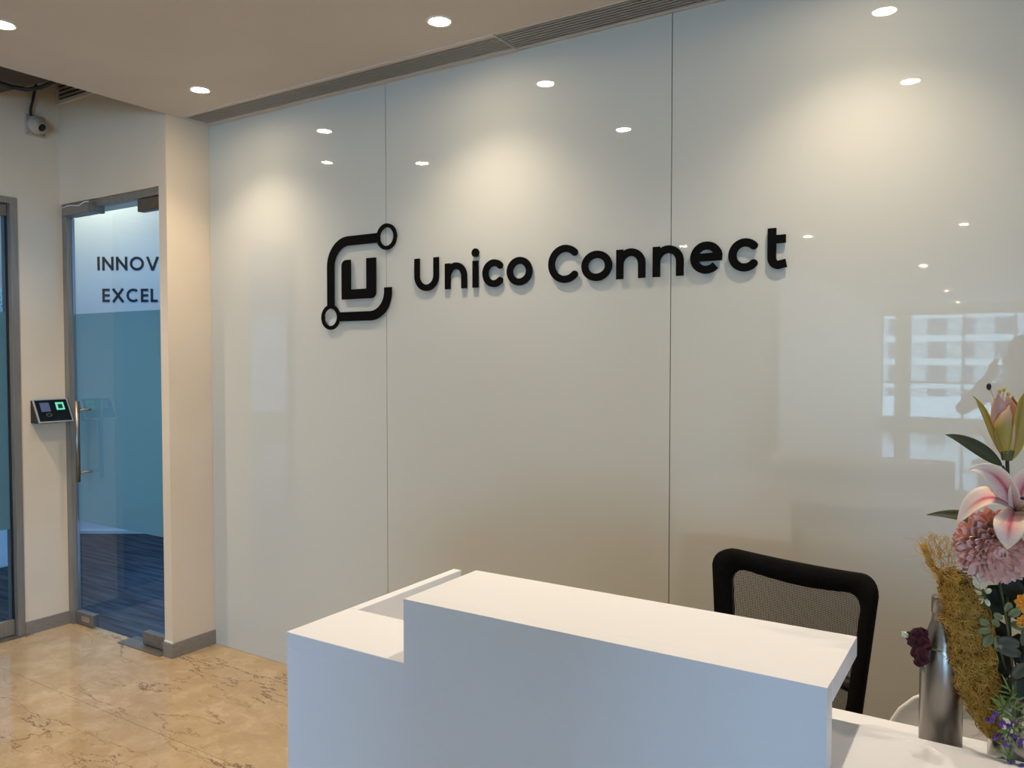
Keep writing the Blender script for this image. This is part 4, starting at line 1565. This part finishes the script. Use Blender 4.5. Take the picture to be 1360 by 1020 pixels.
# lavender sprigs
for i, (a, b, lab) in enumerate(((12, -262, 'purple lavender sprig hanging highest at the lower right'), (24, -292, 'purple lavender sprig hanging in the middle at the lower right'), (26, -330, 'purple lavender sprig hanging lowest over the vase'))):
    t = thing('lavender_sprig', lab, 'flower', tuple(B(a, b, -40)))
    root = B(34, -205 - 6 * i, -34)
    tip = B(a, b, -52)
    obj('stem', tube(bmesh.new(), [root, (root + tip) / 2 + Vector((0.004, -0.008, 0.004)), tip], 0.0011, 5), 'stem_green', t)
    rn = random.Random(i)
    for k in range(20):
        f = 0.25 + 0.75 * rn.random()
        p = root.lerp(tip, f) + Vector((0.0, -0.003, 0))
        an = rn.uniform(0.2, 6.1)
        d = Vector((math.cos(an), rn.uniform(-0.5, 0.2), math.sin(an) + 0.3)) * rn.uniform(0.016, 0.026)
        pet_obj('leaf', t, 'leaf_bright', [p, p + d * 0.5 + Vector((0, -0.002, 0.003)), p + d], 0.0026, (0, -1, 0.2), cup=0.1, nu=5, nv=2)
    for k in range(14):
        p = tip + Vector((rn.uniform(-.016, .020), rn.uniform(-.008, .002), rn.uniform(-.010, .010)))
        d = Vector((rn.uniform(-1, 1), -0.5, rn.uniform(-1, 1))).normalized() * 0.006
        pet_obj('petal', t, 'purple_petal', [p - d * 0.5, p + Vector((0, -0.002, 0)), p + d], 0.0055, (0, -1, 0.2), cup=0.2, nu=4, nv=2)

# jute wrap: fibrous sheet from the top left down into the vase
ju = thing('jute_wrap', 'shaggy golden brown jute fibre wrap round the flower stems', 'wrap', tuple(B(-40, -200, -20)))
LEFT = [(-105, -8), (-94, -36), (-78, -64), (-70, -97), (-69, -123), (-59, -165), (-55, -205), (-45, -240), (-30, -285), (-4, -316)]
RIGHT = [(-90, -10), (-62, -36), (-34, -56), (-14, -90), (-6, -123), (0, -165), (4, -205), (12, -240), (18, -285), (26, -312)]


def jut(t, s, out=0.0):
    x = t * (len(LEFT) - 1)
    i = min(int(x), len(LEFT) - 2)
    f = x - i
    la, lb_ = LEFT[i][0] + (LEFT[i + 1][0] - LEFT[i][0]) * f, LEFT[i][1] + (LEFT[i + 1][1] - LEFT[i][1]) * f
    ra, rb_ = RIGHT[i][0] + (RIGHT[i + 1][0] - RIGHT[i][0]) * f, RIGHT[i][1] + (RIGHT[i + 1][1] - RIGHT[i][1]) * f
    a = la + (ra - la) * s
    b = lb_ + (rb_ - lb_) * s
    c = 2 - 34 * math.sin(PI * (0.12 + 0.76 * s)) * (0.35 + 0.65 * math.sin(PI * min(1, 0.15 + t))) - out + 5 * math.sin(9 * t + 4 * s) + 3.0 * math.sin(31 * t + 5 * s) * math.sin(7 * s + 11 * t)
    a += 2.2 * math.sin(37 * t) * (1 - s) + 1.5 * math.sin(61 * t + 2)
    return B(a, b, c)


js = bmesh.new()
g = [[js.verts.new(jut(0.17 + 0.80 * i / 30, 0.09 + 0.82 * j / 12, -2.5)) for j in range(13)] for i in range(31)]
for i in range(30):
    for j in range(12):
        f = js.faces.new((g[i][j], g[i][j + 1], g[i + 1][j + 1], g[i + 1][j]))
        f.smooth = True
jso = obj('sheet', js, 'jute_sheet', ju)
jm = jso.modifiers.new('solid', 'SOLIDIFY')
jm.thickness = 0.002
def fibre_mesh(count, r0, r1, out0, out1, seed):
    bm = bmesh.new()
    rq = random.Random(seed)
    for k in range(count):
        t, s_ = rq.uniform(0.13, 0.985), rq.random()
        if t < 0.24 and rq.random() < 0.5:
            continue
        a = rq.gauss(1.2, 0.9)
        ln = rq.uniform(0.05, 0.13)
        pts = []
        bend = rq.uniform(-1.3, 1.3)
        o0 = rq.uniform(out0, out1)
        for j in range(6):
            pts.append(jut(min(1, max(0.02, t)), min(1.10, max(-0.10, s_)), o0 + rq.uniform(-0.8, 1.6)))
            t += math.sin(a) * ln / 6 * 0.8
            s_ += math.cos(a) * ln / 6 * 5.0
            a += bend * 0.45
        tube(bm, pts, rq.uniform(r0, r1), 3, cap=False)
    return bm


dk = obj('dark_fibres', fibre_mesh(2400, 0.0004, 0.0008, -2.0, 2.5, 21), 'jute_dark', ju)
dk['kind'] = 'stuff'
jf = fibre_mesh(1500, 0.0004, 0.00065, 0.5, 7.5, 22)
# stray hairs
for k in range(420):
    t = rn.uniform(0.05, 1.0)
    s = rn.choice((0.0, 0.0, 1.0, rn.random()))
    p = jut(t, s, 1)
    d = Vector((rn.uniform(-1, 0.5), rn.uniform(-0.5, 0.2), rn.uniform(-0.7, 0.7))) * rn.uniform(0.008, 0.028)
    tube(jf, [p, p + d * 0.5 + Vector((0, 0, rn.uniform(-.004, .004))), p + d], 0.00028, 3, cap=False)
fo = obj('fibres', jf, 'jute_fibre', ju)
fo['kind'] = 'stuff'
# rolled upper edge with curly loose strands
re = bmesh.new()
for k in range(60):
    off = Vector((rn.uniform(-.0025, .0035), rn.uniform(-.003, .003), rn.uniform(-.002, .002)))
    t0 = rn.uniform(0, 0.12)
    pts = [B(LEFT[0][0] + (LEFT[2][0] - LEFT[0][0]) * f + 2 * math.sin(f * 7 + k), LEFT[0][1] + (LEFT[2][1] - LEFT[0][1]) * f, -8) + off for f in (t0, 0.25, 0.5, 0.75, 1.0, 1.2)]
    tube(re, pts, 0.0007, 4)
ro = obj('rolled_edge', re, 'jute_fibre', ju)
ro['kind'] = 'stuff'
cu = bmesh.new()
for k in range(90):
    p = B(rn.uniform(-100, -55), rn.uniform(-60, -20), rn.uniform(-14, 0))
    pts = [p]
    d = Vector((rn.uniform(-0.4, 0.7), rn.uniform(-.3, .3), 1)).normalized()
    for j in range(7):
        d = (d + Vector((rn.uniform(-.7, .7), rn.uniform(-.4, .4), rn.uniform(-.45, .5)))).normalized()
        q_ = pts[-1] + d * 0.0075
        if q_.z > 1.302:
            q_.z = 1.302
            d.z = -abs(d.z)
        pts.append(q_)
    tube(cu, pts, 0.00035, 3, cap=False)
co = obj('curly_strands', cu, 'jute_fibre', ju)
co['kind'] = 'stuff'

# ------------------------------------------------------------------ the photographer (mirrored in the glass wall)
pr = thing('person', 'person in a grey shirt holding up a phone, mirrored in the glossy wall', 'person', (0.12, -0.36, 0), local=True)


def skin_mesh(verts, edges, radii, root, sub=2):
    me = bpy.data.meshes.new('tmp_skin')
    me.from_pydata(verts, edges, [])
    o = bpy.data.objects.new('tmp_skin', me)
    COL.objects.link(o)
    o.modifiers.new('skin', 'SKIN').use_smooth_shade = True
    for i, r in enumerate(radii):
        sv = me.skin_vertices[0].data[i]
        sv.radius = r if isinstance(r, tuple) else (r, r)
        sv.use_root = (i == root)
    s = o.modifiers.new('sub', 'SUBSURF')
    s.levels = s.render_levels = sub
    dg = bpy.context.evaluated_depsgraph_get()
    ev = o.evaluated_get(dg)
    res = bpy.data.meshes.new_from_object(ev)
    bpy.data.objects.remove(o)
    return res


# skeleton in the person's own frame (faces +y, turned with the view afterwards)
V, Eg, Rr = [], [], []


def jn(p, r, par=None):
    V.append(p)
    Rr.append(r)
    if par is not None:
        Eg.append((par, len(V) - 1))
    return len(V) - 1


pel = jn((0, 0, 0.95), (0.15, 0.11))
wst = jn((0, 0.0, 1.10), (0.135, 0.10), pel)
chs = jn((0, 0.0, 1.30), (0.155, 0.115), wst)
nb = jn((0, -0.01, 1.43), (0.075, 0.07), chs)
nk = jn((0, 0.0, 1.50), (0.052, 0.055), nb)
hd = jn((0, 0.02, 1.60), (0.072, 0.090), nk)
tp = jn((0, 0.01, 1.70), (0.060, 0.075), hd)
hands = {}
for s in (-1, 1):
    hp = jn((s * 0.095, 0, 0.88), (0.088, 0.095), pel)
    kn = jn((s * 0.11, 0.02, 0.50), 0.062, hp)
    an_ = jn((s * 0.115, -0.02, 0.09), 0.042, kn)
    jn((s * 0.13, 0.13, 0.04), (0.042, 0.034), an_)
    shd = jn((s * 0.175, -0.01, 1.385), 0.062, chs)
    el = jn((s * 0.32, 0.16, 1.255), 0.043, shd)
    hx, hy = (0.050, 0.045) if s > 0 else (0.008, 0.0)
    wr = jn((s * 0.125 + hx, 0.270 + hy, 1.49), 0.029, el)
    pa = jn((s * 0.095 + hx, 0.315 + hy, 1.545), (0.036, 0.020), wr)
    for (fx, fz, L, r_) in ((-0.005, 0.052, 0.9, 0.0092), (0.010, 0.040, 1.0, 0.0094), (0.022, 0.026, 0.95, 0.0090), (0.030, 0.010, 0.75, 0.0084)):
        k1 = jn((s * (0.092 + fx * 0.4) + hx, 0.340 + hy, 1.540 + fz * 0.7), r_, pa)
        k2 = jn((s * (0.078 + fx * 0.3) + hx, 0.366 + hy, 1.552 + fz * 0.75), r_ * 0.95, k1)
        jn((s * (0.058 + fx * 0.2) + hx, 0.370 + hy, 1.554 + fz * 0.75), r_ * 0.85, k2)
    th1 = jn((s * 0.080 + hx, 0.318 + hy, 1.535), 0.0115, pa)
    jn((s * 0.060 + hx, 0.336 + hy, 1.560), 0.0098, th1)
bme = skin_mesh(V, Eg, Rr, 0, 3)
# clean hems: cut the body surface along the clothing lines
bmb = bmesh.new()
bmb.from_mesh(bme)
for co, no in (((0, 0, 0.97), (0, 0, 1)), ((0, 0, 0.085), (0, 0, 1)), ((0, 0, 1.445), (0, 0, 1)), ((0, 0.16, 0), (0, 1, 0))):
    bmesh.ops.bisect_plane(bmb, geom=bmb.verts[:] + bmb.edges[:] + bmb.faces[:], plane_co=co, plane_no=no)
bmb.to_mesh(bme)
bmb.free()
# clothing materials by position on the one continuous body
for mname in ('skin', 'shirt_cloth', 'trouser_cloth', 'shoe_leather'):
    bme.materials.append(MATS[mname])
for p in bme.polygons:
    c = p.center
    if c.z < 0.085:
        p.material_index = 3
    elif c.z < 0.97 and abs(c.x) < 0.25 and c.y < 0.2:
        p.material_index = 2
    elif c.z < 1.445 and c.y < 0.16:
        p.material_index = 1
    else:
        p.material_index = 0
    p.use_smooth = True
bme.name = 'body'
bo = bpy.data.objects.new('body', bme)
COL.objects.link(bo)
bo.parent = pr
hb_ = bmesh.new()
sphere(hb_, (0, -0.012, 1.655), 0.098, 24, 16, (0.86, 1.02, 1.0))
for v in list(hb_.verts):
    if v.co.z < 1.60 and v.co.y > -0.03 or v.co.z < 1.57 or (v.co.y > 0.045 and v.co.z < 1.685):
        hb_.verts.remove(v)
ho = obj('hair', hb_, 'hair', pr)
hm = ho.modifiers.new('solid', 'SOLIDIFY')
hm.thickness = 0.012
for s in (-1, 1):
    ey = obj('eye', sphere(bmesh.new(), (s * 0.030, 0.0935, 1.625), 0.011, 12, 8), 'eye_white', pr)
    obj('iris', sphere(bmesh.new(), (s * 0.030, 0.1015, 1.625), 0.0048, 10, 6), 'hair', ey)
    obj('ear', sphere(bmesh.new(), (s * 0.078, 0.005, 1.61), 0.028, 12, 8, (0.35, 0.6, 1.1)), 'skin', pr)
obj('nose', sphere(bmesh.new(), (0, 0.112, 1.595), 0.016, 12, 8, (0.8, 1.0, 1.6)), 'skin', pr)
obj('mouth', sphere(bmesh.new(), (0, 0.100, 1.555), 0.018, 12, 8, (1.3, 0.4, 0.35)), 'skin', pr)
# turn with the view; hands end just behind the lens
pr.rotation_euler = (0, 0, math.radians(12))
pr.location = (0.05, -0.385, 0)

ph_ = thing('phone', 'dark phone held level in the hands of the mirrored person', 'phone', (0, 0, CAMH), local=True)
obj('case', box(-0.080, 0.080, -0.024, -0.015, -0.066, 0.012, 0.003), 'black_plastic', ph_)
cbump = obj('camera_bump', box(-0.012, 0.022, -0.015, -0.0125, -0.026, 0.009, 0.001), 'black_plastic', ph_)
obj('screen', box(-0.076, 0.076, -0.0246, -0.024, -0.062, 0.008), 'screen_blue', ph_)
ph_.rotation_euler = (math.radians(-1.85), 0, yaw)

# ------------------------------------------------------------------ outdoors, seen mirrored through the far window
bg = thing('apartment_block', 'pale apartment block with balconies seen mirrored through the far window', 'building', (-3, -112, -20))
obj('wall', box(-40, 34, -118, -110, -20, 9.5), 'facade_plaster', bg)
for k in range(8):
    z = -14 + k * 3.0
    obj('balcony_slab', box(-40.2, 34.2, -110, -108.8, z - 0.25, z + 0.55), 'facade_slab', bg)
fw = None
for k in range(8):
    for i in range(18):
        x = -38 + i * 4.0 + (0.6 if i % 3 else 0)
        z = -13.3 + k * 3.0
        w = 2.1 if i % 2 else 1.2
        obj('window', box(x, x + w, -110.1, -109.9, z, z + 2.0), 'facade_window', bg)
tag(obj('roof_terrace', box(-14, 12, -60, -34, -1.6, -1.2), 'terrace_white'), 'bright white roof terrace below the far window', 'roof')
